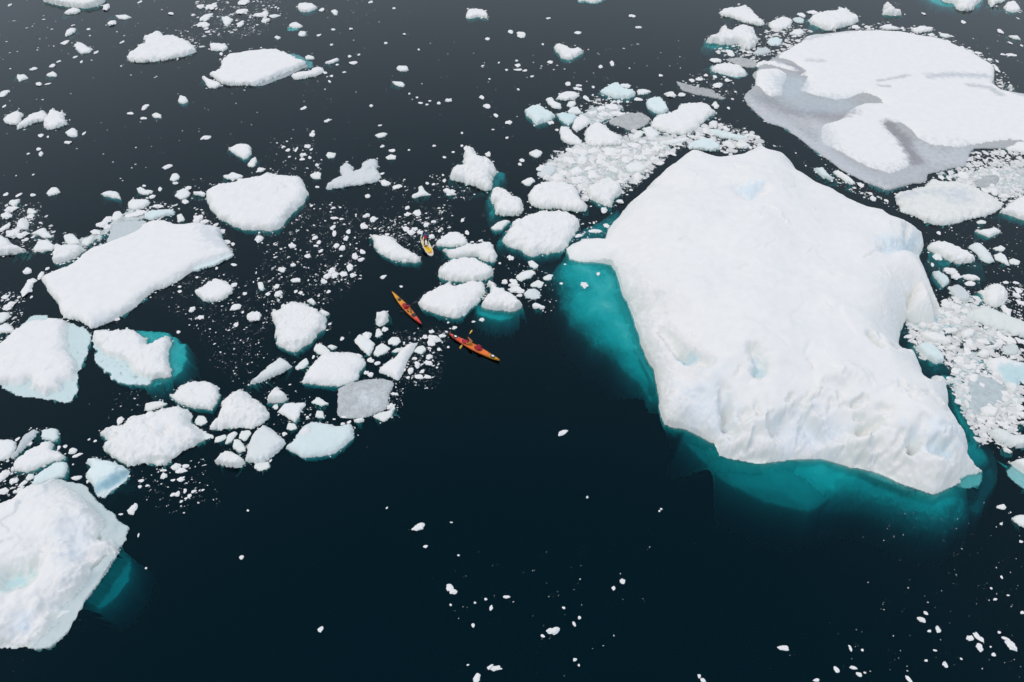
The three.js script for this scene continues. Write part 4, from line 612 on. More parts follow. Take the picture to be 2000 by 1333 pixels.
// ---------- small loose chunks of ice, each a thing of its own ----------
function chunkShape(seed, detail, round) {
  const R = rng(seed), planes = [], lobes = [];
  for (let i = 0; i < 4; i++) { const a = R() * 6.283, m = 0.25 + 0.3 * R(); lobes.push([Math.cos(a) * m, 0.1 * R(), Math.sin(a) * m, m + 0.12 + 0.22 * R()]); }
  for (let i = 0; i < 13; i++) {
    const a = R() * 6.283, y = R() * 1.5 - 0.55, q = Math.sqrt(Math.max(0.05, 1 - y * y));
    planes.push([Math.cos(a) * q, y, Math.sin(a) * q, 0.62 + 0.36 * R()]);
  }
  const g = mergeVertices(new THREE.IcosahedronGeometry(1, detail).deleteAttribute('normal').deleteAttribute('uv')), p = g.attributes.position, col = new Float32Array(p.count * 3);
  for (let i = 0; i < p.count; i++) {
    const d = new THREE.Vector3().fromBufferAttribute(p, i).normalize();
    let r = 0;
    for (const q of lobes) { const c = d.x * q[0] + d.y * q[1] + d.z * q[2]; r = Math.max(r, c + Math.sqrt(q[3] * q[3] - q[0] * q[0] - q[1] * q[1] - q[2] * q[2] + c * c)); }
    for (const q of planes) { const c = d.x * q[0] + d.y * q[1] + d.z * q[2]; if (c > 0.05) r = Math.min(r, q[3] / c); }
    r = r * (1 - round) + 0.8 * round;
    r *= 1 + 0.30 * fbm(d.x * 1.2 + seed, d.z * 1.2 + d.y * 0.6, 2) + 0.16 * billow(d.x * 2.3 + seed, d.z * 2.3 - d.y * 1.5, 3) + 0.06 * n2(d.x * 6 + seed, d.z * 6 + d.y * 3);
    let y = d.y * r * 0.75 + 0.10, in_ = 1;
    if (y < 0) { in_ = Math.max(0.3, 1 + y * 1.1); y *= 0.6; }
    p.setXYZ(i, d.x * r * in_, y, d.z * r * in_);
    const c = mix(C.bare, C.snow, sstep(0.02, 0.4, d.y * r * 0.75 + 0.12)), k = 0.97 + 0.05 * R();
    col.set([c[0] * k, c[1] * k, c[2] * k], i * 3);
  }
  g.setAttribute('color', new THREE.BufferAttribute(col, 3));
  g.computeVertexNormals();
  return detail > 2 ? toCreasedNormals(g, 0.45) : g;
}
const chunkShapes = Array.from({ length: 24 }, (_, i) => chunkShape(101 + i * 7, 4, i % 4 === 0 ? 0.35 : 0.05));
const protoChunks = chunkShapes.map((g) => { const m = new THREE.Mesh(g, snowMat); m.castShadow = m.receiveShadow = true; return m; });
const insideIce = (x, z, d = 0) => footprints.some((f) => sdf(f, x, z) > d);
const loose = [];
function chunks(label, group, c, list) {
  list.trim().split(/\s+/).forEach((s) => {
    const [cx, cy, w, h, rot = 0] = s.split(',').map(Number), [px, py] = toPhoto(c, cx, cy), k = c === 'Z' ? 1 : KS;
    if (px > -4 && px < 2004 && py > -4 && py < 1337) loose.push({ label, group, px, py, w: w * k, h: h * k, rot });
  });
}
chunks('small ice chunk in the grey water of the upper left corner', 'chunks in the upper left corner', 'A', '390,492,55,22 250,515,60,18 295,622,60,28 500,1062,50,30 305,1145,38,34 285,1115,35,28 210,1143,25,18 1078,793,42,38 972,845,55,20 1062,882,70,16 1535,1018,75,32 1250,1238,65,36 625,993,30,24 35,790,30,22 30,690,60,40 800,48,65,48 830,168,55,38 1640,405,35,30 1500,348,50,14 75,38,26,16 1275,104,48,16 1780,180,60,38 1800,78,95,45 1810,18,90,40 1935,110,80,40 1480,50,60,36 1570,45,80,44 1530,130,60,60 1510,185,90,34 605,460,26,18 560,425,40,16 480,315,60,22 720,390,35,25 905,315,26,20 655,220,30,18 435,460,30,20 303,1010,45,26 355,1018,22,16 245,1300,25,14 1040,15,28,18 540,188,26,14 350,625,60,12');
chunks('small ice chunk loose in the water between the smooth pointed floe and the top centre', 'chunks in the upper water left of centre', 'B', '60,105,70,40 130,115,70,30 70,150,60,34 468,262,40,22 578,220,45,16 706,215,32,16 1105,255,26,12 965,322,34,14 1210,369,20,14 560,335,30,12 490,75,50,24 695,420,34,20 765,408,22,16 725,469,54,26 607,483,34,14 655,537,32,16 560,567,30,16 548,605,28,24 515,545,30,26 355,806,40,28 858,787,34,20 530,897,62,22 920,935,34,14 1143,697,22,16 1198,726,24,14 1225,768,44,14 1292,752,28,12 1275,780,34,14 1360,769,36,20 1432,745,50,32 850,18,40,18 1030,62,36,14 420,1000,60,24 425,980,30,20 382,1088,50,28 410,1112,30,24 238,1118,44,22 205,1093,34,14 345,1185,45,24 300,1112,24,38 350,1150,50,30 400,1172,30,24 455,1228,36,24 1000,1122,70,26 940,1090,36,20 935,1292,40,24 440,1308,90,45 35,1265,75,35');
chunks('small ice chunk loose in the dark water above the tall blocky floe', 'chunks above the tall blocky floe', 'B', '1893,240,44,28 1720,292,42,20 1685,491,24,14 1807,466,18,14 1678,727,42,30 1716,792,60,30 1783,862,42,30 1882,908,66,30 1945,490,50,24 1940,520,70,20 1864,521,26,16 1735,587,18,16 1764,966,26,12 1535,990,28,18 1868,1026,32,18 1940,452,28,14 1950,667,26,16 1328,1088,36,18 1405,1170,40,20 1465,1133,30,14 1138,1116,26,12 1725,1150,46,40 1575,1105,60,50 1530,1087,28,18 1390,1303,20,18');
chunks('small ice chunk loose in the water left of the broad flat floe', 'chunks left of the broad flat floe', 'C', '80,258,85,38 885,120,44,24,10 905,122,34,20 940,203,54,22,35 488,247,62,20 283,466,50,22,20 230,330,20,16 95,527,50,18 150,569,34,20 665,497,46,28 747,475,40,36 1107,562,36,22 418,625,44,34 490,660,70,26 500,640,50,20 605,649,30,16 550,725,44,34 1268,702,56,38 1178,703,80,45 270,138,50,14 850,638,70,34 940,738,56,28 70,1192,46,30 60,1222,36,24 1510,785,60,44 1612,805,26,20 1340,600,50,26 1395,590,50,28 1445,562,34,24 1510,575,40,30 1530,628,90,44 1600,600,44,24 1635,395,70,40 1520,450,80,40 1590,955,40,50');
chunks('small ice chunk packed in the brash behind the nose of the great iceberg', 'chunks in the packed brash', 'C', '730,1130,130,80 840,1125,100,50 905,1080,90,50 975,1050,65,55 1085,1105,80,60 1020,1130,90,50 850,1185,90,60 960,1175,80,50 480,1130,80,50 600,1130,90,50 530,1190,90,60 660,1170,80,60 440,1200,90,60 560,1250,80,50 640,1210,70,50 1110,1155,40,30 1045,1190,40,28 740,790,110,40 660,810,80,40 600,840,70,36 780,845,110,36 690,850,80,40 330,970,40,20 290,915,60,24 390,1290,90,50 480,1275,110,60 600,1300,100,60 340,1310,80,60 930,1310,70,40');
chunks('small ice chunk off the right side of the broad flat floe', 'chunks right of the broad flat floe', 'D', '330,108,55,34 415,92,70,34 1235,102,30,18 1530,165,40,24 1805,235,45,28 1880,322,28,18 1890,410,75,18 1830,409,50,14 1965,340,25,14 1937,137,22,14 1405,310,60,24 730,200,70,22 820,205,50,18 1775,510,36,50 1640,395,60,18 1580,380,50,16 1520,355,40,16 1720,445,50,18');
chunks('small ice chunk near the huge flat snow slab on the left', 'chunks round the huge flat slab', 'E', '245,200,40,26 140,195,40,30 45,190,36,28 225,355,60,34 75,300,90,45 40,350,70,50 20,440,80,60 90,480,100,70 160,490,70,45 185,530,55,26 190,770,80,55,-25 345,745,45,26 290,800,60,60 230,835,60,50 200,885,95,90 230,955,24,18 40,950,60,30 60,1020,70,60 1070,130,30,20 1190,150,34,32 1130,205,56,26 1400,140,50,40 1375,245,70,30 1165,278,90,16 1305,105,50,26 1470,370,70,70 1730,563,36,26 1735,715,60,18 790,380,70,60 745,420,90,60 1030,330,90,50 720,465,90,50 800,435,60,36 970,345,80,40 1610,740,24,20 1520,395,60,30 1640,470,70,50,30 1680,545,60,40 1600,420,40,30 860,1122,60,26');
chunks('small ice chunk in the dark water right of the huge flat slab', 'chunks between the slab and the torn-edged floe', 'E', '1925,520,75,44 1733,865,50,40 1745,1030,80,50 1890,1100,120,85 1425,1050,60,40 1485,1105,60,36 1750,1160,50,30 1330,880,40,20 1330,915,50,24 1820,930,40,24 1460,810,34,20 1325,1215,34,26 1800,1070,30,20');
chunks('small ice chunk among the scattered bits left of the board rider and kayaks', 'chunks in the middle field', 'F', '828,204,48,32 818,345,52,36 870,377,54,42 455,138,34,22 410,275,30,16 440,513,48,30 468,548,40,30 445,575,46,20 268,570,66,38 575,485,45,50 380,650,50,34 190,748,55,45 270,715,40,34 505,833,55,40 300,832,70,48 168,928,75,44 155,875,50,34 85,935,44,24 540,915,36,24 945,803,55,26,-35 1080,877,30,18,35 545,1155,36,22 290,915,40,30 635,373,36,20 580,365,55,24 570,440,40,40 575,290,30,14 625,287,28,12 800,430,60,40 690,465,50,30 670,520,40,40 600,570,60,30 640,590,70,36 480,610,40,30 560,760,70,40 530,800,70,50 590,790,60,40 700,730,50,50 650,780,50,50 720,790,50,36 730,650,80,40 780,675,60,30 790,620,50,30 640,1265,36,28 330,925,40,26');
chunks('small ice chunk loose in the water around the board rider', 'chunks round the board rider', 'F', '1128,290,42,30 1125,335,55,32 1192,328,80,45 1402,88,34,28 1277,107,38,24 1320,117,30,24 1045,135,55,42 968,105,90,44 1362,465,36,20 1575,472,42,42 1222,470,50,36,-20 1310,505,55,38 1110,445,70,40 1180,445,50,30 1150,470,70,36 1270,415,50,30 1320,395,50,26 980,490,50,24 1440,195,50,24 1460,165,60,20 1535,385,30,40 1608,545,36,14 1670,535,50,18');
chunks('small ice chunk between the orange kayak and the turquoise water', 'chunks between kayaks and turquoise water', 'F', '1895,660,60,36 1810,705,28,20 1850,840,45,40 1908,835,50,36 1925,865,75,36 1940,905,110,56 1955,945,50,34 1305,1208,44,32 1477,1183,46,24,35 1432,1145,26,18 1618,1138,36,14 1680,1122,40,36 957,1195,50,42 1260,1250,40,36 830,1240,70,80 1320,1255,100,76 1385,1240,60,30 1300,1300,60,50');
chunks('small ice chunk beside the nose of the great iceberg', 'chunks by the iceberg nose', 'G', '550,215,50,40 800,235,60,46 640,783,32,28 540,865,60,50 365,852,26,28 610,402,22,18 630,460,110,40 500,498,60,34 700,420,60,36 940,75,80,50 340,70,100,60 270,50,70,60 480,80,110,80 395,712,20,16 20,840,60,34 40,900,80,40 0,860,50,40 690,310,80,40');
chunks('small ice chunk in the brash off the right flank of the great iceberg', 'chunks off the right flank of the iceberg', 'H', '1350,478,40,26 1365,60,60,30 1430,760,110,46 1480,800,90,46 1570,860,110,40 1840,848,60,22 1925,853,50,24 1770,170,60,50 1840,200,60,30 1540,45,100,50 1690,165,40,40 1855,1050,70,70 1960,1000,60,40 1190,1118,120,22 840,185,40,20 860,222,50,34 955,240,40,26 770,120,60,30 1300,715,30,30 1340,655,60,60 1450,890,60,40 1940,900,50,40 1930,940,60,40 1410,1000,80,60 1470,1030,80,50 1540,1060,60,40 1420,1080,70,50 1360,1060,60,40 1480,1130,80,50 1430,1200,60,40 1690,1285,100,50 1800,1240,60,50 1870,1270,80,60 1250,1100,50,30 1580,1300,80,50');
chunks('small ice chunk in the mush off the lower right flank of the great iceberg', 'chunks in the mush at the lower right flank', 'L', '1510,170,100,50 1550,220,90,40 1600,210,60,60,50 1600,300,80,50 1470,250,80,50 1690,260,40,26 1670,350,50,40 1690,390,34,30 1740,640,60,40 1820,640,80,30 1860,665,80,26 1900,590,50,40 1930,560,50,40 1960,520,70,40 1970,575,70,50 1665,610,60,44 1490,480,44,30 1560,90,50,80 1800,30,60,40 1960,30,60,50 1640,250,40,30');
chunks('small ice chunk near the rounded floes at the lower left', 'chunks at the lower left', 'I', '110,1145,34,24 145,1132,70,44 555,838,80,55 570,875,65,28,-25 895,615,70,45 1310,960,70,60 1340,985,90,44 1390,950,70,40 1215,1030,55,45 1220,985,55,25 1340,1055,45,50 1285,1060,45,22 1285,1165,55,30 985,1285,70,85 895,1315,40,14,-20 575,1040,80,36 660,757,26,18 705,770,28,18 650,1070,26,30 1040,1110,34,24 1095,1100,34,18 1050,1065,50,24 485,810,36,26 435,820,30,30 1845,1285,26,20 30,1020,100,70 30,1140,60,60 100,1070,70,46 170,1085,60,36 1320,1165,50,40 1375,1140,30,34 1440,1145,50,26 1405,1180,40,30 1380,1195,34,20 1350,1220,30,24 1505,1135,24,16 130,755,34,30 215,790,60,30');
chunks('small ice chunk in the cluster left of the orange double kayak', 'chunks left of the double kayak', 'J', '140,515,50,40 210,715,40,34 1195,200,66,45 1200,290,80,34 1280,195,60,60 1150,245,70,44 1275,290,50,36,20 1175,155,55,24 905,185,50,44 850,275,50,44 820,262,40,34 850,170,60,40 1030,418,60,28 1130,298,36,26 1290,140,50,40 1360,88,36,26 1430,70,26,18 1000,510,66,50 930,512,56,34 815,555,55,36 650,580,90,30 765,618,80,36 760,145,65,55 690,630,40,24 645,640,40,24 380,590,24,30 425,145,24,30 1100,240,40,30 580,605,26,18 150,855,24,20 105,915,26,28 250,350,26,10 720,715,20,14 1240,250,40,30');
chunks('small ice chunk alone in the open dark water in front of the great iceberg', 'chunks in the open dark water', 'K', '388,705,85,30,-12 560,1188,22,18 1110,1275,22,16 1098,1290,20,16');
chunks('small ice chunk in the open dark water at the bottom centre', 'chunks at the bottom centre', 'N', '1215,180,90,65,-20 1257,322,42,30,-25 1440,625,60,60 1465,655,70,50 480,943,34,50 1862,698,48,32 1750,780,30,42 1707,717,24,20 1628,743,22,18 1615,912,30,34 1450,757,26,22 1740,1220,46,34,-30 1785,1230,80,36 1645,1300,56,80 1577,1207,22,18 972,38,18,18 1506,390,22,16 1452,143,24,16 2723,582,44,40 2658,636,34,32 2210,945,90,76 2132,990,40,24 2372,903,50,34,40 2404,855,32,26,40 2289,781,30,20 2376,1168,40,30 2401,1209,20,20 3301,1290,36,36 3319,1320,46,36');
chunks('small ice chunk alone in the dark water at the lower left', 'lone chunks at the lower left', 'M', '1793,408,40,32 1025,243,18,36 1083,488,18,22');
chunks('small ice chunk in the dark water of the lower right corner', 'chunks in the lower right corner', 'P', '1810,35,80,50 195,1080,75,50 690,1080,26,44 590,1235,40,65 720,1230,55,30,25 745,1275,60,40,25 800,1262,30,16,30 440,1320,45,30 780,1095,24,20 1250,825,38,34 1222,870,65,44,20 1340,945,52,46 1278,955,36,18,30 1322,1100,32,20 1250,1172,34,20,25 1392,1203,48,40 1585,1015,62,54 1645,1003,84,40,50 1655,1073,58,52 1757,1128,42,24 1855,1010,65,34,15 1890,1055,95,60,30 1802,965,34,22 1965,815,40,24,15 1768,718,40,14 1738,637,20,16 1817,552,24,22 1965,290,40,22 1812,157,24,18 1135,1315,75,30,35 1735,1072,22,14 1515,1160,22,16 1867,686,36,10');

// the 300 that show largest are things; the smaller ones go into the brash below
loose.sort((a, b) => b.w * b.h - a.w * a.h);
const tiny = loose.splice(300);
for (const q of loose) {                                            // what each lies beside, in the words of the floe next to it
  let best = 1e9;
  for (const f of known) {
    const d = -sdf(f.raw, q.px, q.py);
    if (d >= best) continue;
    const xs = f.raw.map((p) => p[0]), ys = f.raw.map((p) => p[1]), [x0, x1, y0, y1] = [Math.min(...xs), Math.max(...xs), Math.min(...ys), Math.max(...ys)];
    const dx = (q.px - (x0 + x1) / 2) / (x1 - x0 + 12), dy = (q.py - (y0 + y1) / 2) / (y1 - y0 + 12);
    best = d; q.near = f; q.gap = d;
    q.side = Math.abs(dx) > Math.abs(dy) ? (dx < 0 ? 'left of' : 'right of') : dy < 0 ? 'behind' : 'in front of';
  }
  const cut = q.near.label.split(',')[0].split(' ').slice(0, 7);
  while (/^(with|of|the|a|an|and|its|in|on|by|from|to|between|at|behind|beside|below|above|under|near|right|left|cut|far|just|against|touching)$/.test(cut[cut.length - 1])) cut.pop();
  q.key = q.side + ' the ' + cut.join(' ');
}
const buckets = new Map();
for (const q of [...loose].sort((a, b) => a.gap - b.gap)) { const l = buckets.get(q.key) || []; l.push(q); buckets.set(q.key, l); }
for (const [key, l] of buckets) {
  l.forEach((q, i) => { q.rank = i; });
  if (l.length === 1) l[0].label = 'small ice chunk ' + key, l[0].group = undefined;
  else if (l.length === 2) l.forEach((q, i) => { q.label = (i ? 'farther' : 'nearer') + ' of two ice chunks ' + key; });
  else l.forEach((q, i) => { q.label = i === 0 ? 'ice chunk closest ' + key.replace(/^(left of|right of|behind|in front of) /, 'to, and $1, ') : i === 1 ? 'next closest ice chunk ' + key : 'one of the ice chunks ' + key; q.group = 'ice chunks ' + key; });
}
loose.forEach((q, n) => {
  const R = rng(7000 + n * 31), { px, py, rot } = q, v = sightAt(px, py), w = q.w * v.m, y = 0.19 * Math.min(w, q.h * v.m * 1.4);
  const d = Math.max(0.55 * w, q.h * v.m / v.sin - y * 0.9), [x, z] = onSea(px, py, y * 0.4), m = protoChunks[Math.floor(R() * protoChunks.length)].clone();
  m.name = numbered('ice_chunk'); m.position.set(x, 0, z); m.scale.set(w * 0.56, y * 1.7, d * 0.56);
  const a = rot * Math.PI / 180;
  if (rot) m.rotation.y = -Math.atan2(Math.sin(a) / v.sin, Math.cos(a)); else if (Math.abs(w - d) < 0.35 * w) m.rotation.y = R() * 6.28; else m.rotation.y = (R() - 0.5) * 0.4 + (R() < 0.5 ? Math.PI : 0);
  tag(m, q.label, 'ice chunk', q.group); scene.add(m);
});
// ---------- brash: the countless bits too small to tell apart ----------
{
  const big = Array.from({ length: 10 }, (_, i) => chunkShape(900 + i * 3, 1, 0.1).toNonIndexed()), small = Array.from({ length: 8 }, (_, i) => chunkShape(1300 + i * 5, 0, 0).toNonIndexed());
  big.concat(small).forEach((g) => g.computeVertexNormals());
  const R = rng(4242), P = [], N = [], K = [], m4 = new THREE.Matrix4(), q = new THREE.Quaternion(), up = new THREE.Vector3(0, 1, 0), v = new THREE.Vector3();
  const put = (px, py, w, h, tone, wild) => {
    const s = sightAt(px, py), [x, z] = onSea(px, py), W = w * s.m * 0.55, D = Math.max(W * 0.4, h * s.m / s.sin * 0.5), Y = Math.min(W, D) * (0.35 + 0.3 * R());
    const list = w > 3.2 ? big : small, g = list[Math.floor(R() * list.length)];
    q.setFromAxisAngle(up, wild ? R() * 6.28 : R() * 0.9 - 0.45 + (R() < 0.5 ? Math.PI : 0)); m4.compose(v.set(x, 0, z), q, new THREE.Vector3(W, Y, D));
    const n = new THREE.Matrix3().getNormalMatrix(m4), p = g.attributes.position, nn = g.attributes.normal, cc = g.attributes.color, t = new THREE.Vector3();
    for (let i = 0; i < p.count; i++) {
      t.fromBufferAttribute(p, i).applyMatrix4(m4); P.push(t.x, t.y, t.z);
      t.fromBufferAttribute(nn, i).applyMatrix3(n).normalize(); N.push(t.x, t.y, t.z);
      K.push(cc.getX(i) * tone, cc.getY(i) * tone, cc.getZ(i) * tone);
    }
  };
  const zone = (s, n, lo, hi, clump = 0.6, lam = 22, over = 0.05) => {
    const poly = pts('Z', s), xs = poly.map((a) => a[0]), ys = poly.map((a) => a[1]);
    const x0 = Math.min(...xs), x1 = Math.max(...xs), y0 = Math.min(...ys), y1 = Math.max(...ys);
    for (let k = 0, tries = 0; k < n && tries < n * 40; tries++) {
      const px = x0 - 8 + R() * (x1 - x0 + 16), py = y0 - 6 + R() * (y1 - y0 + 12);
      if (sdf(poly, px, py) < R() * R() * 22 - 6) continue;
      const u = px * 0.89 - py * 0.55, v = px * 0.42 + py * 0.95;        // drift lines run from lower left to upper right
      if (R() > 1 + Math.min(1, clump) * (sstep(0.0, 0.42, fbm(u / (lam * 2.0) + 3, v / (lam * 0.8), 3)) - 1)) continue;
      const w = lo + (hi - lo) * R() ** 2.6, [x, z] = onSea(px, py);
      if (insideIce(x, z, over)) { k += 0.3; continue; }
      put(px, py, w * (0.7 + 0.9 * R()), w * (0.25 + 0.5 * R()), w < 2.6 ? 0.45 + 0.5 * R() : 0.75 + 0.25 * R(), true); k++;
    }
  };
  const box = (a, b, c, d) => `${a},${b} ${c},${b} ${c},${d} ${a},${d}`;
  zone('385,0 545,0 540,40 500,72 390,68 375,30', 260, 1.2, 7, 0.9, 16);
  zone(box(0, 0, 390, 130), 150, 0.8, 4); zone(box(0, 130, 520, 350), 130, 0.8, 4, 0.9); zone(box(540, 0, 740, 60), 70, 0.8, 3, 0.9);
  zone(box(520, 60, 1020, 320), 150, 0.8, 3, 0.9, 40); zone('345,55 380,65 388,90 370,108 350,90', 60, 1, 5); zone('535,265 620,255 625,340 560,345 500,330', 130, 1, 5, 0.9, 14);
  zone(box(590, 150, 660, 195), 40, 0.8, 3, 0.9); zone(box(1020, 80, 1350, 200), 110, 0.8, 4, 0.9, 30);
  zone('505,420 640,395 735,420 700,480 690,560 560,640 500,640', 520, 1.1, 6, 1.1, 17); zone('640,520 700,500 700,545 640,560 600,555', 120, 1.5, 6, 0.8, 14);
  zone('715,440 800,420 880,400 880,470 800,462 790,500 760,480', 260, 1.2, 6, 1.1, 12); zone(box(640, 360, 900, 440), 120, 0.8, 3, 1, 20); zone('835,340 880,350 925,375 920,392 880,385', 90, 1, 5, 0.9, 10);
  zone('735,345 785,350 800,378 770,375', 50, 1.2, 6, 0.8, 10); zone('740,430 780,445 850,480 820,495 790,480', 90, 1, 4, 1, 10);
  zone('320,545 400,530 520,550 520,690 470,760 420,720 380,640 300,590', 330, 0.9, 5, 1.1, 15); zone('115,520 210,460 225,425 280,390 350,405 300,430 210,465 140,510', 160, 1.2, 8, 0.6, 12);
  zone('0,395 75,400 110,470 60,490 0,470', 140, 1.2, 8, 0.7, 10); zone('0,570 45,580 35,640 0,660', 110, 1.2, 7, 0.7, 10); zone('380,410 445,430 460,500 430,470', 80, 1, 6, 0.7, 10); zone(box(370, 350, 480, 400), 60, 1, 4, 0.9, 12);
  zone('1050,335 1085,300 1130,280 1230,262 1330,262 1400,245 1470,262 1490,282 1430,296 1345,280 1290,312 1262,345 1230,368 1150,392 1085,362', 1500, 1.8, 19, 0.3, 14, 0.2);
  zone('1120,215 1160,190 1230,195 1220,240 1180,240 1150,230', 230, 1.5, 9, 0.4, 12, 0.2); zone('1330,155 1400,135 1450,170 1430,190 1350,185', 130, 1.2, 6, 0.8, 12); zone('1380,215 1430,235 1470,262 1400,250', 60, 1, 5, 0.7, 12);
  zone('1400,95 1470,90 1500,60 1560,50 1590,66 1520,106 1480,122 1420,112', 420, 1.5, 9, 0.4, 12, 0.2); zone('1650,56 1720,46 1850,72 1950,125 1975,180 1945,165 1940,130 1845,80 1760,64', 190, 1.5, 8, 0.6, 14); zone(box(1900, 60, 2000, 185), 60, 0.8, 4, 0.9, 20);
  zone('1845,345 1900,305 2000,300 2000,390 1960,400 1900,370', 340, 1.5, 9, 0.5, 14); zone(box(1815, 440, 2000, 600), 190, 0.8, 4, 1, 20); zone('1600,330 1680,360 1740,400 1690,385 1620,350', 70, 1.2, 6, 0.6, 10);
  zone('1775,602 1850,604 1860,575 1930,590 1995,690 1998,800 1950,840 1915,870 1890,800 1870,740 1840,700 1800,700 1772,650', 1700, 1.7, 18, 0.3, 13, 0.2); zone(box(1940, 560, 2000, 640), 120, 1.2, 6, 0.6, 12); zone('1960,800 2000,790 2000,880 1940,880', 90, 1.2, 6, 0.7, 12);
  zone('985,500 1085,530 1085,600 1010,625', 80, 0.9, 4, 0.9, 14); zone('1120,440 1190,430 1190,460 1130,470', 50, 1, 6, 0.6, 10);
  zone('860,1100 1100,1050 1300,1020 1300,1110 1150,1300 900,1333', 110, 0.7, 3, 1.1, 40); zone('1740,1000 2000,980 2000,1333 1640,1333', 190, 0.7, 3.4, 1, 30); zone('240,930 400,900 430,990 330,1010', 190, 0.9, 5, 1, 14); zone('200,800 330,690 330,780 240,850', 90, 0.8, 4, 0.9, 14);
  zone('770,650 885,640 850,760 790,745', 230, 1.1, 6, 0.7, 10); zone('750,760 790,750 780,810 755,820', 70, 1.1, 5, 0.7, 8); zone('580,770 640,790 630,850 540,830', 80, 1, 5, 0.8, 9); zone('500,740 530,740 640,830 520,860', 50, 1, 4, 0.8, 9);
  zone('0,880 60,900 140,940 110,970 0,990', 130, 1.4, 8, 0.6, 10); zone(box(0, 0, 2000, 1333), 420, 0.6, 1.8, 0.9, 120); zone('530,560 560,590 640,610 620,590 660,650 560,620', 60, 1, 5, 0.8, 9); zone(box(600, 400, 1000, 520), 160, 0.7, 2.5, 1, 25);
  // fine mush between the packed pieces
  zone('1050,335 1085,300 1130,280 1230,262 1330,262 1400,245 1470,262 1490,282 1430,296 1345,280 1290,312 1262,345 1230,368 1150,392 1085,362', 5000, 0.8, 3.2, 0.45, 12, 0.1);
  zone('1775,602 1850,604 1860,575 1930,590 1995,690 1998,800 1950,840 1915,870 1890,800 1870,740 1840,700 1800,700 1772,650', 4600, 0.8, 3.2, 0.4, 12, 0.1);
  zone('505,420 640,395 735,420 700,480 690,560 560,640 500,640', 900, 0.7, 2.4, 1.15, 15); zone('715,440 800,420 880,400 880,470 800,462 790,500 760,480', 400, 0.7, 2.4, 1.1, 11); zone('320,545 400,530 520,550 520,690 470,760 420,720 380,640 300,590', 500, 0.6, 2, 1.1, 14);
  zone('385,0 545,0 540,40 500,72 390,68 375,30', 500, 0.7, 2.6, 1.1, 14); zone('770,650 885,640 850,760 790,745', 300, 0.7, 2.4, 0.8, 9); zone('0,395 75,400 110,470 60,490 0,470', 250, 0.8, 3, 0.7, 10); zone('115,520 210,460 225,425 280,390 350,405 300,430 210,465 140,510', 300, 0.8, 3, 0.6, 11);
  zone('1855,740 1900,725 1990,790 1990,870 1915,862 1880,800', 800, 1.2, 14, 0.35, 12, 0.1); zone('1850,340 1905,300 2000,295 2000,395 1930,400', 900, 1, 13, 0.4, 12, 0.1); zone('1850,590 2000,560 2000,700 1900,690', 500, 0.9, 5, 0.6, 12, 0.1);
  // crumbs that break off along the edges of the floes
  for (const f of known) {
    const n = f.raw.length, side = Math.sqrt(Math.abs(area(f.raw)));
    if (side < 22) continue;
    f.raw.forEach((a, i) => {
      const b = f.raw[(i + 1) % n], len = Math.hypot(b[0] - a[0], b[1] - a[1]), far = (b[0] - a[0]) * Math.sign(area(f.raw)) > 0;
      if (f.label === 'enormous iceberg' && a[1] > 500) return;
      for (let k = 0; k < len * (far ? 0.32 : 0.10); k++) {
        const t = R(), o = (R() * R() * 7 - 1) * (R() < 0.8 ? 1 : 1.8), nx = (b[1] - a[1]) / len * Math.sign(area(f.raw)), ny = -(b[0] - a[0]) / len * Math.sign(area(f.raw)), px = a[0] + (b[0] - a[0]) * t + nx * o, py = a[1] + (b[1] - a[1]) * t + ny * o, q = onSea(px, py);
        if (fbm(px / 14, py / 14, 2) < -0.05 || insideIce(q[0], q[1], 0.25)) continue;
        const w = 1 + 4 * R() ** 2.5; put(px, py, w * (0.8 + 0.6 * R()), w * (0.4 + 0.4 * R()), 0.85 + 0.15 * R(), true);
      }
    });
  }
  for (const q of tiny) put(q.px, q.py, q.w, q.h, 1);
  const g = new THREE.BufferGeometry();
  g.setAttribute('position', new THREE.Float32BufferAttribute(P, 3)); g.setAttribute('normal', new THREE.Float32BufferAttribute(N, 3)); g.setAttribute('color', new THREE.Float32BufferAttribute(K, 3));
  const brash = new THREE.Mesh(g, snowMat); brash.name = 'brash_ice'; brash.castShadow = brash.receiveShadow = true; brash.userData.kind = 'stuff';
  tag(brash, 'countless tiny bits of brash ice strewn over the dark water', 'brash ice'); scene.add(brash);
}
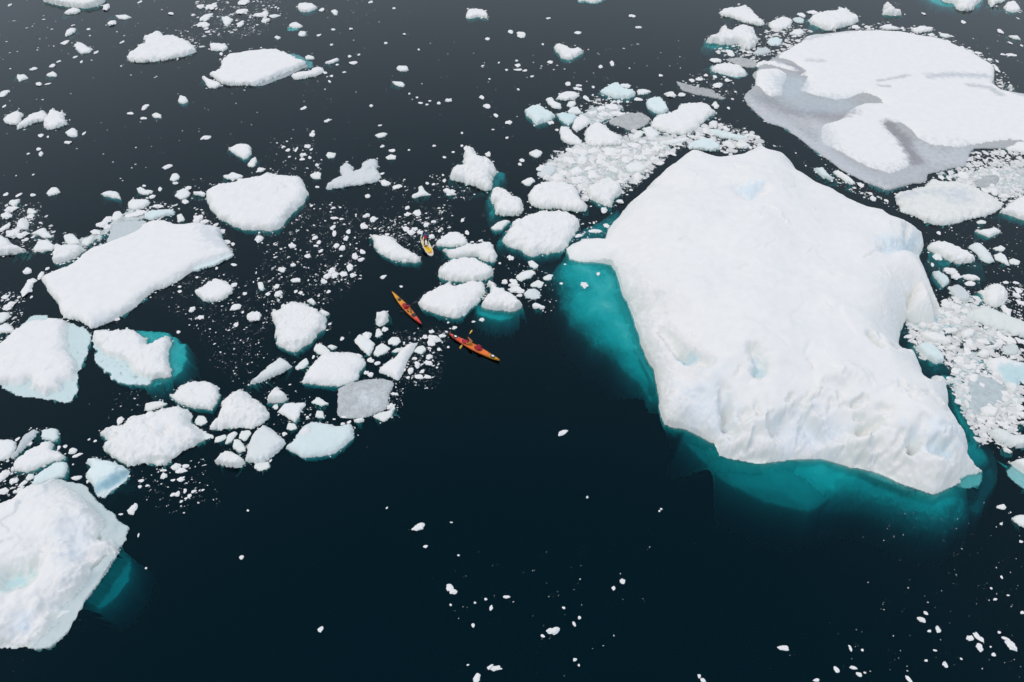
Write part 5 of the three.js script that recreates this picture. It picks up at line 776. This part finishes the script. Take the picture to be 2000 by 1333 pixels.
// ---------- figures: one smooth surface over a skeleton ----------
function skin(bones, cell, blend = 0.035) {
  let lo = [1e9, 1e9, 1e9], hi = [-1e9, -1e9, -1e9];
  for (const b of bones) for (const e of [[b.a, b.ra], [b.b, b.rb]]) for (let i = 0; i < 3; i++) { lo[i] = Math.min(lo[i], e[0][i] - e[1] - 2 * cell); hi[i] = Math.max(hi[i], e[0][i] + e[1] + 2 * cell); }
  const n = [0, 1, 2].map((i) => Math.ceil((hi[i] - lo[i]) / cell) + 1), F = new Float32Array(n[0] * n[1] * n[2]), W = new Int16Array(F.length);
  const at = (i, j, k) => (k * n[1] + j) * n[0] + i;
  for (let k = 0; k < n[2]; k++) for (let j = 0; j < n[1]; j++) for (let i = 0; i < n[0]; i++) {
    const p = [lo[0] + i * cell, lo[1] + j * cell, lo[2] + k * cell];
    let d = 1e9, best = 1e9, w = 0;
    bones.forEach((b, q) => {
      const e = [b.b[0] - b.a[0], b.b[1] - b.a[1], b.b[2] - b.a[2]], v = [p[0] - b.a[0], p[1] - b.a[1], p[2] - b.a[2]];
      const t = clamp((v[0] * e[0] + v[1] * e[1] + v[2] * e[2]) / (e[0] ** 2 + e[1] ** 2 + e[2] ** 2 || 1), 0, 1);
      const s = Math.hypot(v[0] - e[0] * t, v[1] - e[1] * t, v[2] - e[2] * t) - (b.ra + (b.rb - b.ra) * t);
      const h = clamp(0.5 + 0.5 * (s - d) / blend, 0, 1);
      d = s + (d - s) * h - blend * h * (1 - h);
      if (s < best) { best = s; w = q; }
    });
    F[at(i, j, k)] = d; W[at(i, j, k)] = w;
  }
  const id = new Int32Array(F.length).fill(-1), P = [], K = [], I = [];
  for (let k = 0; k + 1 < n[2]; k++) for (let j = 0; j + 1 < n[1]; j++) for (let i = 0; i + 1 < n[0]; i++) {
    let c = 0, s = [0, 0, 0], ins = 0;
    const f = (q) => F[at(i + (q & 1), j + (q >> 1 & 1), k + (q >> 2))];
    for (let q = 0; q < 8; q++) if (f(q) < 0) ins++;
    if (!ins || ins === 8) continue;
    for (let q = 0; q < 8; q++) for (let b = 0; b < 3; b++) { const r = q | 1 << b; if (r === q) continue; const u = f(q), v = f(r); if ((u < 0) !== (v < 0)) { const t = u / (u - v); c++; for (let m = 0; m < 3; m++) s[m] += (q >> m & 1) + (m === b ? t : 0); } }
    id[at(i, j, k)] = P.length / 3; P.push(lo[0] + (i + s[0] / c) * cell, lo[1] + (j + s[1] / c) * cell, lo[2] + (k + s[2] / c) * cell);
    K.push(...bones[W[at(i, j, k)]].c);
  }
  const step = [1, n[0], n[0] * n[1]];
  for (let k = 1; k + 1 < n[2]; k++) for (let j = 1; j + 1 < n[1]; j++) for (let i = 1; i + 1 < n[0]; i++) {
    const o = at(i, j, k);
    for (let a = 0; a < 3; a++) {
      if ((F[o] < 0) === (F[o + step[a]] < 0)) continue;
      const u = step[(a + 1) % 3], v = step[(a + 2) % 3], q = [id[o], id[o - u], id[o - u - v], id[o - v]];
      if (q.includes(-1)) continue;
      if (F[o] < 0) I.push(q[0], q[1], q[2], q[0], q[2], q[3]); else I.push(q[0], q[2], q[1], q[0], q[3], q[2]);
    }
  }
  const g = new THREE.BufferGeometry();
  g.setAttribute('position', new THREE.Float32BufferAttribute(P, 3)); g.setAttribute('color', new THREE.Float32BufferAttribute(K, 3)); g.setIndex(I); g.computeVertexNormals();
  return g;
}
const bone = (a, ra, b, rb, c) => ({ a, ra, b, rb, c });
const V = (a, b, t) => a.map((x, i) => x + (b[i] - x) * t);
const cloth = new THREE.MeshStandardMaterial({ vertexColors: true, roughness: 0.8 });
const plain = (r, g, b, rough = 0.5) => new THREE.MeshStandardMaterial({ color: new THREE.Color().setRGB(r, g, b), roughness: rough });
function mesh(name, g, m, parent) { const o = new THREE.Mesh(g, m); o.name = name; o.castShadow = o.receiveShadow = true; parent.add(o); return o; }
// facing +x, up +y, right +z; hands: two points; side: the shaft's direction in the grip
function handBones(wrist, grip, axis, colour, flip) {
  const out = [], to = new THREE.Vector3(...grip).sub(new THREE.Vector3(...wrist)).normalize(), ax = new THREE.Vector3(...axis).normalize(), over = new THREE.Vector3().crossVectors(to, ax).normalize();
  const P = (u, v, w) => [wrist[0] + to.x * u + ax.x * v + over.x * w, wrist[1] + to.y * u + ax.y * v + over.y * w, wrist[2] + to.z * u + ax.z * v + over.z * w];
  out.push(bone(wrist, 0.026, P(0.07, 0, 0.012), 0.03, colour));
  [0.028, 0.010, -0.009, -0.027].forEach((v, i) => {
    const L = [0.034, 0.038, 0.036, 0.028][i];
    out.push(bone(P(0.075, v, 0.014), 0.010, P(0.075 + L, v, 0.022), 0.009, colour), bone(P(0.075 + L, v, 0.022), 0.009, P(0.083 + L, v, -0.012), 0.008, colour), bone(P(0.083 + L, v, -0.012), 0.008, P(0.06 + L, v, -0.03), 0.008, colour));
  });
  out.push(bone(P(0.03, 0.03 * flip, 0), 0.011, P(0.062, 0.045 * flip, -0.02), 0.010, colour), bone(P(0.062, 0.045 * flip, -0.02), 0.010, P(0.09, 0.03 * flip, -0.032), 0.008, colour));
  return out;
}
function person(label, J, col, group) {
  const root = new THREE.Group(); root.name = numbered('person');
  const { jacket: jk, trousers: tr, skin: sk, glove: gl, shoe: sh } = col;
  const n = J.neck, hd = J.head, bulk = col.bulk ?? 0.02;
  const b = [
    bone(J.hip, 0.15, V(J.hip, J.chest, 0.5), 0.14, jk), bone(V(J.hip, J.chest, 0.5), 0.14, J.chest, 0.155, jk),
    bone([J.chest[0], J.chest[1] + 0.05, J.chest[2] - 0.13 - bulk], 0.085 + bulk * 0.5, [J.chest[0], J.chest[1] + 0.05, J.chest[2] + 0.13 + bulk], 0.085 + bulk * 0.5, jk), bone(n, 0.06, hd, 0.055, sk),
    bone([hd[0], hd[1] + 0.02, hd[2]], 0.098, [hd[0] + 0.02, hd[1] - 0.06, hd[2]], 0.072, sk),
    bone([hd[0] + 0.085, hd[1] - 0.005, hd[2]], 0.014, [hd[0] + 0.108, hd[1] - 0.035, hd[2]], 0.017, sk),
    bone([hd[0], hd[1] - 0.02, hd[2] - 0.095], 0.02, [hd[0] - 0.01, hd[1] + 0.01, hd[2] - 0.097], 0.02, sk), bone([hd[0], hd[1] - 0.02, hd[2] + 0.095], 0.02, [hd[0] - 0.01, hd[1] + 0.01, hd[2] + 0.097], 0.02, sk),
  ];
  for (const s of [0, 1]) {
    const z = s ? 1 : -1, sho = [J.chest[0], J.chest[1] + 0.05, J.chest[2] + z * (0.17 + bulk)];
    b.push(bone(sho, 0.075 + bulk * 0.4, J.elbow[s], 0.058 + bulk * 0.4, jk), bone(J.elbow[s], 0.055, J.hand[s], 0.04, jk));
    const hp = [J.hip[0], J.hip[1] - 0.03, J.hip[2] + z * 0.09];
    b.push(bone(hp, 0.105, J.knee[s], 0.07, tr), bone(J.knee[s], 0.07, J.foot[s], 0.05, tr), bone(J.foot[s], 0.05, [J.foot[s][0] + 0.16, J.foot[s][1] - 0.035, J.foot[s][2] + z * 0.03], 0.038, sh));
  }
  const geos = [skin(b, 0.018)];
  J.hand.forEach((h, s) => geos.push(skin(handBones(h, J.grip[s], J.axis, gl, s ? 1 : -1), 0.004, 0.006)));
  mesh('body', mergeGeometries(geos), cloth, root);
  const eye = new THREE.SphereGeometry(0.012, 8, 6), eyes = [-0.034, 0.034].map((z) => eye.clone().translate(hd[0] + 0.088, hd[1] + 0.01, hd[2] + z));
  mesh('eyes', mergeGeometries(eyes), plain(0.03, 0.03, 0.03, 0.2), root);
  const hat = new THREE.SphereGeometry(0.115, 20, 12, 0, Math.PI * 2, 0, Math.PI * 0.56); hat.rotateZ(0.25); hat.translate(hd[0] - 0.012, hd[1] + 0.035, hd[2]);
  mesh('hat', hat, plain(...col.hat, 0.9), root);
  if (col.vest) {
    const vest = skin([[0.4, 0.11], [0.75, 0.115], [1.05, 0.1]].map(([t, r]) => { const q = V(J.hip, J.chest, t); return bone([q[0] - 0.085, q[1], q[2] - 0.06], r, [q[0] - 0.085, q[1], q[2] + 0.06], r, col.vest); }), 0.02);
    mesh('life_vest', vest, cloth, root);
  }
  tag(root, label, 'person', group); scene.add(root);
  return root;
}
function doublePaddle(label, A, B, blade, shaftColor, feather) {
  const root = new THREE.Group(), a = new THREE.Vector3(...A), b = new THREE.Vector3(...B), d = b.clone().sub(a), L = d.length(); d.normalize();
  root.name = numbered('paddle'); root.position.copy(a.clone().add(b).multiplyScalar(0.5));
  root.quaternion.setFromUnitVectors(new THREE.Vector3(1, 0, 0), d);
  mesh('shaft', new THREE.CylinderGeometry(0.016, 0.016, L - 0.7, 10).rotateZ(Math.PI / 2), plain(...shaftColor, 0.4), root);
  for (const s of [-1, 1]) {
    const sp = new THREE.Shape(); sp.moveTo(0, -0.02); sp.quadraticCurveTo(0.14, -0.1, 0.4, -0.085); sp.quadraticCurveTo(0.48, -0.06, 0.48, 0); sp.quadraticCurveTo(0.48, 0.07, 0.38, 0.095); sp.quadraticCurveTo(0.14, 0.1, 0, 0.02);
    const g = new THREE.ExtrudeGeometry(sp, { depth: 0.012, bevelEnabled: true, bevelSize: 0.006, bevelThickness: 0.005, bevelSegments: 2 }).translate(0, 0, -0.006).rotateX(s > 0 ? feather[1] : feather[0]);
    if (s < 0) g.rotateY(Math.PI);
    mesh('blade', g.translate(s * (L / 2 - 0.48), 0, 0), plain(...blade, 0.4), root);
  }
  scene.add(root); return tag(root, label, 'paddle');
}
// ---------- kayaks ----------
function loft(L, beam, rows, cols, section) {                      // section(t in -1..1, s in -1..1) -> [y, z]
  const P = [], I = [];
  for (let i = 0; i <= rows; i++) for (let j = 0; j <= cols; j++) { const t = -1 + 2 * i / rows, q = section(t, -1 + 2 * j / cols); P.push(t * L / 2, q[0], q[1]); }
  for (let i = 0; i < rows; i++) for (let j = 0; j < cols; j++) { const a = i * (cols + 1) + j, b = a + cols + 1; I.push(a, a + 1, b, b, a + 1, b + 1); }
  const g = new THREE.BufferGeometry(); g.setAttribute('position', new THREE.Float32BufferAttribute(P, 3)); g.setIndex(I); g.computeVertexNormals();
  return g;
}
const beamAt = (t) => Math.pow(Math.max(0, 1 - Math.abs(t) ** 1.75), 0.92), sheer = (t) => 0.20 + 0.13 * Math.abs(t) ** 2.6;
function tint(g, L, fade) {
  const p = g.attributes.position, K = new Float32Array(p.count * 3);
  for (let i = 0; i < p.count; i++) {
    const t = p.getX(i) / L * 2; let k = 0; while (k + 2 < fade.length && t > fade[k + 1][0]) k++;
    K.set(mix(fade[k][1], fade[k + 1][1], sstep(fade[k][0], fade[k + 1][0], t)), i * 3);
  }
  g.setAttribute('color', new THREE.BufferAttribute(K, 3)); return g;
}
const paint = new THREE.MeshPhysicalMaterial({ vertexColors: true, roughness: 0.5, specularIntensity: 0.6 });
const black = plain(0.012, 0.012, 0.013, 0.7), white = plain(0.78, 0.78, 0.78, 0.5), red = plain(0.42, 0.012, 0.03, 0.75);
function kayak(label, stern, bow, beam, fade, fittings, category = 'kayak') {
  const a = onSea(...stern, 0.32), b = onSea(...bow, 0.32), L = Math.hypot(b[0] - a[0], b[1] - a[1]);
  const root = new THREE.Group(); root.name = numbered('sea_kayak'); root.position.set((a[0] + b[0]) / 2, 0, (a[1] + b[1]) / 2);
  root.rotation.y = Math.atan2(-(b[1] - a[1]), b[0] - a[0]); scene.add(root); root.updateMatrixWorld();
  const B = beam / 2, crown = (t) => 0.115 * Math.sqrt(beamAt(t)), deckY = (t, s) => sheer(t) + crown(t) * (1 - Math.abs(s) ** 1.8);
  const hull = loft(L, beam, 72, 16, (t, s) => { const an = s * Math.PI / 2, keel = -0.13 + 0.32 * Math.abs(t) ** 6; return [sheer(t) + (keel - sheer(t)) * Math.cos(an) ** 0.7, -Math.sin(an) * B * beamAt(t)]; });
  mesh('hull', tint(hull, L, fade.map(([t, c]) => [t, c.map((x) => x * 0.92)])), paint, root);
  mesh('deck', tint(loft(L, beam, 90, 18, (t, s) => [deckY(t, s), s * B * beamAt(t)]), L, fade), paint, root);
  const line = (s) => new THREE.TubeGeometry(new THREE.CatmullRomCurve3(Array.from({ length: 40 }, (_, i) => { const t = -0.985 + 1.97 * i / 39; return new THREE.Vector3(t * L / 2, sheer(t) + 0.004, s * (B * beamAt(t) + 0.004)); })), 80, 0.014, 6);
  mesh('seam', mergeGeometries([line(1), line(-1)]), plain(0.25, 0.07, 0.02, 0.5), root);
  const cord = (t0, t1, s0, s1) => { const A = [], f = (t, s) => new THREE.Vector3(t * L / 2, deckY(t, s) + 0.014, s * B * beamAt(t)); for (let i = 0; i <= 6; i++) A.push(f(t0 + (t1 - t0) * i / 6, s0 + (s1 - s0) * i / 6)); return new THREE.TubeGeometry(new THREE.CatmullRomCurve3(A), 12, 0.006, 5); };
  mesh('deck_lines', mergeGeometries([[0.52, 0.62], [-0.62, -0.52]].flatMap(([p, q]) => [cord(p, q, -0.8, 0.8), cord(p, q, 0.8, -0.8), cord(p, q, -0.85, -0.85), cord(p, q, 0.85, 0.85)])), black, root);
  const dome = (rx, rz, h) => new THREE.SphereGeometry(1, 28, 10, 0, Math.PI * 2, 0, Math.PI / 2).scale(rx, h, rz);
  const ring = (rx, rz, r) => new THREE.TorusGeometry(1, r, 8, 36).rotateX(Math.PI / 2).scale(rx, 1, rz);
  for (const f of fittings) {
    const y = deckY(f.t, 0), tilt = 0;
    if (f.kind === 'hatch') {
      const h = mesh('hatch', new THREE.CylinderGeometry(1, 1.05, 0.05, 32).scale(f.r * 1.35, 1, f.r), black, root); h.position.set(f.t * L / 2, y + 0.004, 0);
      if (f.white) { const c = mesh('hatch_cover', dome(f.r * 0.85, f.r * 0.58, 0.03), white, h); c.position.y = 0.026; } else { const c = mesh('hatch_cover', dome(f.r * 1.1, f.r * 0.78, 0.02), plain(0.03, 0.03, 0.03, 0.5), h); c.position.y = 0.026; }
    } else {
      const r = mesh('cockpit_rim', ring(f.r, f.r * 0.62, 0.035), black, root); r.position.set(f.t * L / 2, y + 0.015, 0);
      if (f.kind === 'skirt') { const c = mesh('spray_skirt', dome(f.r * 0.97, f.r * 0.6, 0.12), red, r); c.position.y = 0.0; }
      else { const c = mesh('cockpit_well', new THREE.CylinderGeometry(1, 0.9, 0.02, 30).scale(f.r * 0.96, 1, f.r * 0.58), plain(0.02, 0.012, 0.01, 0.9), r); c.position.y = -0.006; }
    }
  }
  tag(root, label, category);
  return { root, L, deckY, local: (px, py, h) => { const q = onSea(px, py, h), v = new THREE.Vector3(q[0], h, q[1]); return root.worldToLocal(v).toArray(); }, world: (p) => root.localToWorld(new THREE.Vector3(...p)).toArray() };
}
const OR = [0.86, 0.19, 0.03], RD = [0.74, 0.05, 0.045], YE = [0.80, 0.36, 0.03], CO = [0.84, 0.11, 0.06];
function seat(k, label, x, col, o = {}) {                            // a paddler sitting in the boat, facing its bow
  const y = 0.14, lean = o.lean ?? 0.05, ht = y + (o.height ?? 0.56), turn = o.z ?? 0;
  const J = { hip: [x, y + 0.04, 0], chest: [x + lean, ht - 0.12, turn], neck: [x + lean + 0.02, ht + 0.02, turn], head: [x + lean + 0.05, ht + 0.16, turn], knee: [[x + 0.48, y + 0.12, -0.16], [x + 0.48, y + 0.12, 0.16]], foot: [[x + 0.86, y - 0.04, -0.1], [x + 0.86, y - 0.04, 0.1]], ...o.J };
  const p = person(label, J, col);
  p.position.copy(k.root.position); p.rotation.copy(k.root.rotation);
  return p;
}
function grips(k, A, B, u, v) {                                    // where the two hands hold a paddle given in the boat's axes
  const d = new THREE.Vector3(...B).sub(new THREE.Vector3(...A)).normalize().toArray();
  return { g: [V(A, B, u), V(A, B, v)], d };
}
{
  const k = kayak('orange double kayak with a coral bow and two white hatch covers', [976, 703], [877, 651], 0.72, [[-1, YE], [-0.72, YE], [-0.5, OR], [0.1, OR], [0.45, CO], [1, CO]],
    [{ kind: 'hatch', t: 0.735, r: 0.19, white: 1 }, { kind: 'hatch', t: -0.735, r: 0.2, white: 1 }, { kind: 'skirt', t: 0.33, r: 0.42 }, { kind: 'skirt', t: -0.17, r: 0.45 }]);
  const x1 = k.L / 2 * 0.10, x2 = k.L / 2 * -0.26;
  // paddle: one blade raised beyond the boat, the other down at the water on the near side
  const A = k.local(922, 645, 0.85), B = k.local(898, 681, 0.05), q = grips(k, A, B, 0.36, 0.62);
  const wr = q.g.map((g, i) => V(g, [x1 + 0.1, 0.55, i ? -0.1 : 0.1], 0.16));
  const S = q.g[0][2] < q.g[1][2] ? [0, 1] : [1, 0];
  seat(k, 'paddler in a mustard jacket holding the yellow-bladed paddle in the double kayak', x1, { jacket: [0.50, 0.22, 0.02], trousers: [0.02, 0.02, 0.03], skin: [0.45, 0.2, 0.13], glove: [0.03, 0.03, 0.03], shoe: [0.02, 0.02, 0.02], hat: [0.5, 0.12, 0.10] },
    { height: 0.60, lean: 0.1, J: { hand: [wr[S[0]], wr[S[1]]], grip: [q.g[S[0]], q.g[S[1]]], axis: q.d, elbow: [V(wr[S[0]], [x1 + 0.05, 0.38, -0.3], 0.55), V(wr[S[1]], [x1 + 0.05, 0.38, 0.3], 0.55)] } });
  doublePaddle('paddle with yellow blades held across the double kayak', k.world(A), k.world(B), [0.72, 0.42, 0.06], [0.03, 0.03, 0.03], [0.6, 1.5]);
  seat(k, 'paddler in a crimson jacket bending forward in the rear of the double kayak', x2 - 0.1, { jacket: [0.42, 0.01, 0.04], trousers: [0.02, 0.015, 0.02], skin: [0.45, 0.2, 0.13], glove: [0.02, 0.02, 0.02], shoe: [0.02, 0.02, 0.02], hat: [0.45, 0.02, 0.05] },
    { height: 0.46, lean: 0.26, J: { hand: [[x2 + 0.38, 0.42, -0.12], [x2 + 0.38, 0.42, 0.12]], grip: [[x2 + 0.47, 0.42, -0.1], [x2 + 0.47, 0.42, 0.1]], axis: [0, 0, 1], elbow: [[x2 + 0.15, 0.42, -0.28], [x2 + 0.15, 0.42, 0.28]] } });
}
{
  const k = kayak('slim kayak fading from a yellow tip to a red tip, with dark hatches', [765, 569], [823, 632], 0.66, [[-1, YE], [-0.45, YE], [-0.1, OR], [0.3, [0.70, 0.24, 0.04]], [0.62, CO], [0.8, RD], [1, RD]],
    [{ kind: 'hatch', t: -0.46, r: 0.17 }, { kind: 'hatch', t: 0.5, r: 0.2 }, { kind: 'hatch', t: 0.32, r: 0.09 }, { kind: 'skirt', t: -0.06, r: 0.42 }]);
  const x = k.L / 2 * 0.07;
  const A = k.local(814, 588, 0.75), B = k.local(780, 612, 0.05), q = grips(k, A, B, 0.42, 0.66), wr = q.g.map((g) => V(g, [x, 0.5, 0], 0.16)), S = q.g[0][2] < q.g[1][2] ? [0, 1] : [1, 0];
  const p = seat(k, 'paddler in a red and navy jacket in the slim kayak', x, { jacket: [0.40, 0.012, 0.02], trousers: [0.02, 0.015, 0.02], skin: [0.5, 0.24, 0.17], glove: [0.7, 0.7, 0.7], shoe: [0.02, 0.02, 0.02], hat: [0.02, 0.015, 0.05], vest: [0.03, 0.012, 0.05] },
    { height: 0.54, lean: 0.02, J: { hand: [wr[S[0]], wr[S[1]]], grip: [q.g[S[0]], q.g[S[1]]], axis: q.d, elbow: [V(wr[S[0]], [x - 0.05, 0.38, -0.32], 0.55), V(wr[S[1]], [x - 0.05, 0.38, 0.32], 0.55)] } });
  doublePaddle('paddle with dark blades held across the slim kayak', k.world(A), k.world(B), [0.03, 0.035, 0.04], [0.03, 0.03, 0.03], [1.4, 1.2]);
}
// ---------- paddleboard and its rider ----------
{
  const a = onSea(843, 499, 0.1), b = onSea(824, 461, 0.1), L = Math.hypot(b[0] - a[0], b[1] - a[1]);
  const root = new THREE.Group(); root.name = 'paddleboard'; root.position.set((a[0] + b[0]) / 2, 0, (a[1] + b[1]) / 2); root.rotation.y = Math.atan2(-(b[1] - a[1]), b[0] - a[0]); scene.add(root); root.updateMatrixWorld();
  const half = (t) => 0.44 * Math.pow(Math.max(0, 1 - Math.abs(t) ** 2.6), t < 0 ? 0.42 : 0.6), lift = (t) => 0.12 * Math.max(0, t) ** 3;
  const plate = (t0, t1, k, y0, y1, bev) => { const s = new THREE.Shape(), N = 40, q = []; for (let i = 0; i <= N; i++) { const t = t0 + (t1 - t0) * i / N; q.push([t * L / 2, half(t) * k]); } s.moveTo(q[0][0], -q[0][1]); q.forEach((p) => s.lineTo(p[0], p[1])); q.reverse().forEach((p) => s.lineTo(p[0], -p[1])); const g = new THREE.ExtrudeGeometry(s, { depth: y1 - y0, bevelEnabled: true, bevelSize: bev, bevelThickness: bev, bevelSegments: 3 }); g.rotateX(-Math.PI / 2); g.translate(0, y0, 0); const P = g.attributes.position; for (let i = 0; i < P.count; i++) P.setY(i, P.getY(i) + lift(P.getX(i) / L * 2)); g.computeVertexNormals(); return g; };
  mesh('board', plate(-0.99, 0.99, 0.97, -0.04, 0.09, 0.02), plain(0.82, 0.75, 0.62, 0.4), root);
  mesh('deck_pad', plate(-0.62, 0.36, 0.84, 0.112, 0.118, 0.004), plain(0.88, 0.54, 0.01, 0.8), root);
  mesh('nose_panel', plate(0.4, 0.86, 0.66, 0.112, 0.116, 0.003), plain(0.72, 0.42, 0.14, 0.6), root);
  mesh('tail_panel', plate(-0.80, -0.64, 0.74, 0.112, 0.117, 0.003), plain(0.70, 0.28, 0.06, 0.7), root);
  const dots = [-0.2, 0, 0.2].map((z) => new THREE.CylinderGeometry(0.03, 0.03, 0.02, 12).translate(-0.88 * L / 2, 0.122, z * 0.6)); mesh('fittings', mergeGeometries(dots), black, root);
  const strip = (x, z) => new THREE.BoxGeometry(0.62, 0.02, 0.035).translate(x, 0.133, z); mesh('pad_grooves', mergeGeometries([strip(-0.35, -0.12), strip(-0.35, 0.12), strip(-0.7, 0)]), plain(0.62, 0.28, 0.03, 0.8), root);
  const bag = new THREE.CapsuleGeometry(0.08, 0.26, 6, 14).rotateX(Math.PI / 2).translate(-0.18, 0.2, -0.14); mesh('deck_bag', bag, plain(0.22, 0.10, 0.01, 0.8), root);
  tag(root, 'yellow and cream stand-up paddleboard with a squared tail', 'paddleboard');
  const fx = root.worldToLocal(new THREE.Vector3(onSea(832, 478, 0.12)[0], 0.12, onSea(832, 478, 0.12)[1])).x;
  const A = [fx + 0.35, 1.5, -0.02], B = [fx + 0.1, -0.25, -1.0], q = [V(A, B, 0.03), V(A, B, 0.42)], d = new THREE.Vector3(B[0] - A[0], B[1] - A[1], B[2] - A[2]).normalize().toArray(), w = q.map((g) => V(g, [fx, 1.2, 0], 0.2));
  const rider = person('board rider standing with legs apart in a blue jacket and red vest', {
    hip: [fx + 0.02, 0.98, 0], chest: [fx + 0.1, 1.36, 0], neck: [fx + 0.12, 1.53, 0], head: [fx + 0.15, 1.67, 0], knee: [[fx + 0.07, 0.58, -0.19], [fx + 0.07, 0.58, 0.19]], foot: [[fx - 0.03, 0.19, -0.21], [fx - 0.03, 0.19, 0.21]],
    hand: [w[1], w[0]], grip: [q[1], q[0]], axis: d, elbow: [[fx + 0.12, 1.08, -0.42], [fx + 0.1, 1.22, 0.38]],
  }, { bulk: 0.07, jacket: [0.02, 0.09, 0.2], trousers: [0.008, 0.008, 0.01], skin: [0.45, 0.22, 0.15], glove: [0.02, 0.02, 0.02], shoe: [0.01, 0.01, 0.01], hat: [0.02, 0.04, 0.12], vest: [0.38, 0.005, 0.045] });
  rider.position.copy(root.position); rider.rotation.copy(root.rotation);
  const pad = new THREE.Group(); pad.name = numbered('paddle'); const a3 = root.localToWorld(new THREE.Vector3(...A)), b3 = root.localToWorld(new THREE.Vector3(...B)), dir = b3.clone().sub(a3), pl = dir.length();
  pad.position.copy(a3); pad.quaternion.setFromUnitVectors(new THREE.Vector3(0, -1, 0), dir.normalize());
  mesh('shaft', new THREE.CylinderGeometry(0.015, 0.015, pl - 0.35, 10).translate(0, -(pl - 0.35) / 2, 0), black, pad);
  mesh('grip', new THREE.CapsuleGeometry(0.02, 0.08, 4, 10).rotateX(Math.PI / 2), black, pad);
  const bs = new THREE.Shape(); bs.moveTo(-0.015, 0); bs.quadraticCurveTo(-0.11, -0.2, -0.09, -0.4); bs.lineTo(0.09, -0.4); bs.quadraticCurveTo(0.11, -0.2, 0.015, 0);
  mesh('blade', new THREE.ExtrudeGeometry(bs, { depth: 0.012, bevelEnabled: true, bevelSize: 0.005, bevelThickness: 0.004 }).translate(0, -(pl - 0.38), 0), plain(0.2, 0.22, 0.24, 0.5), pad);
  tag(pad, 'single-bladed dark paddle dipped in the water beside the paddleboard', 'paddle'); scene.add(pad);
}
camera.far = 4000;
camera.updateProjectionMatrix();
renderer.render(scene, camera);
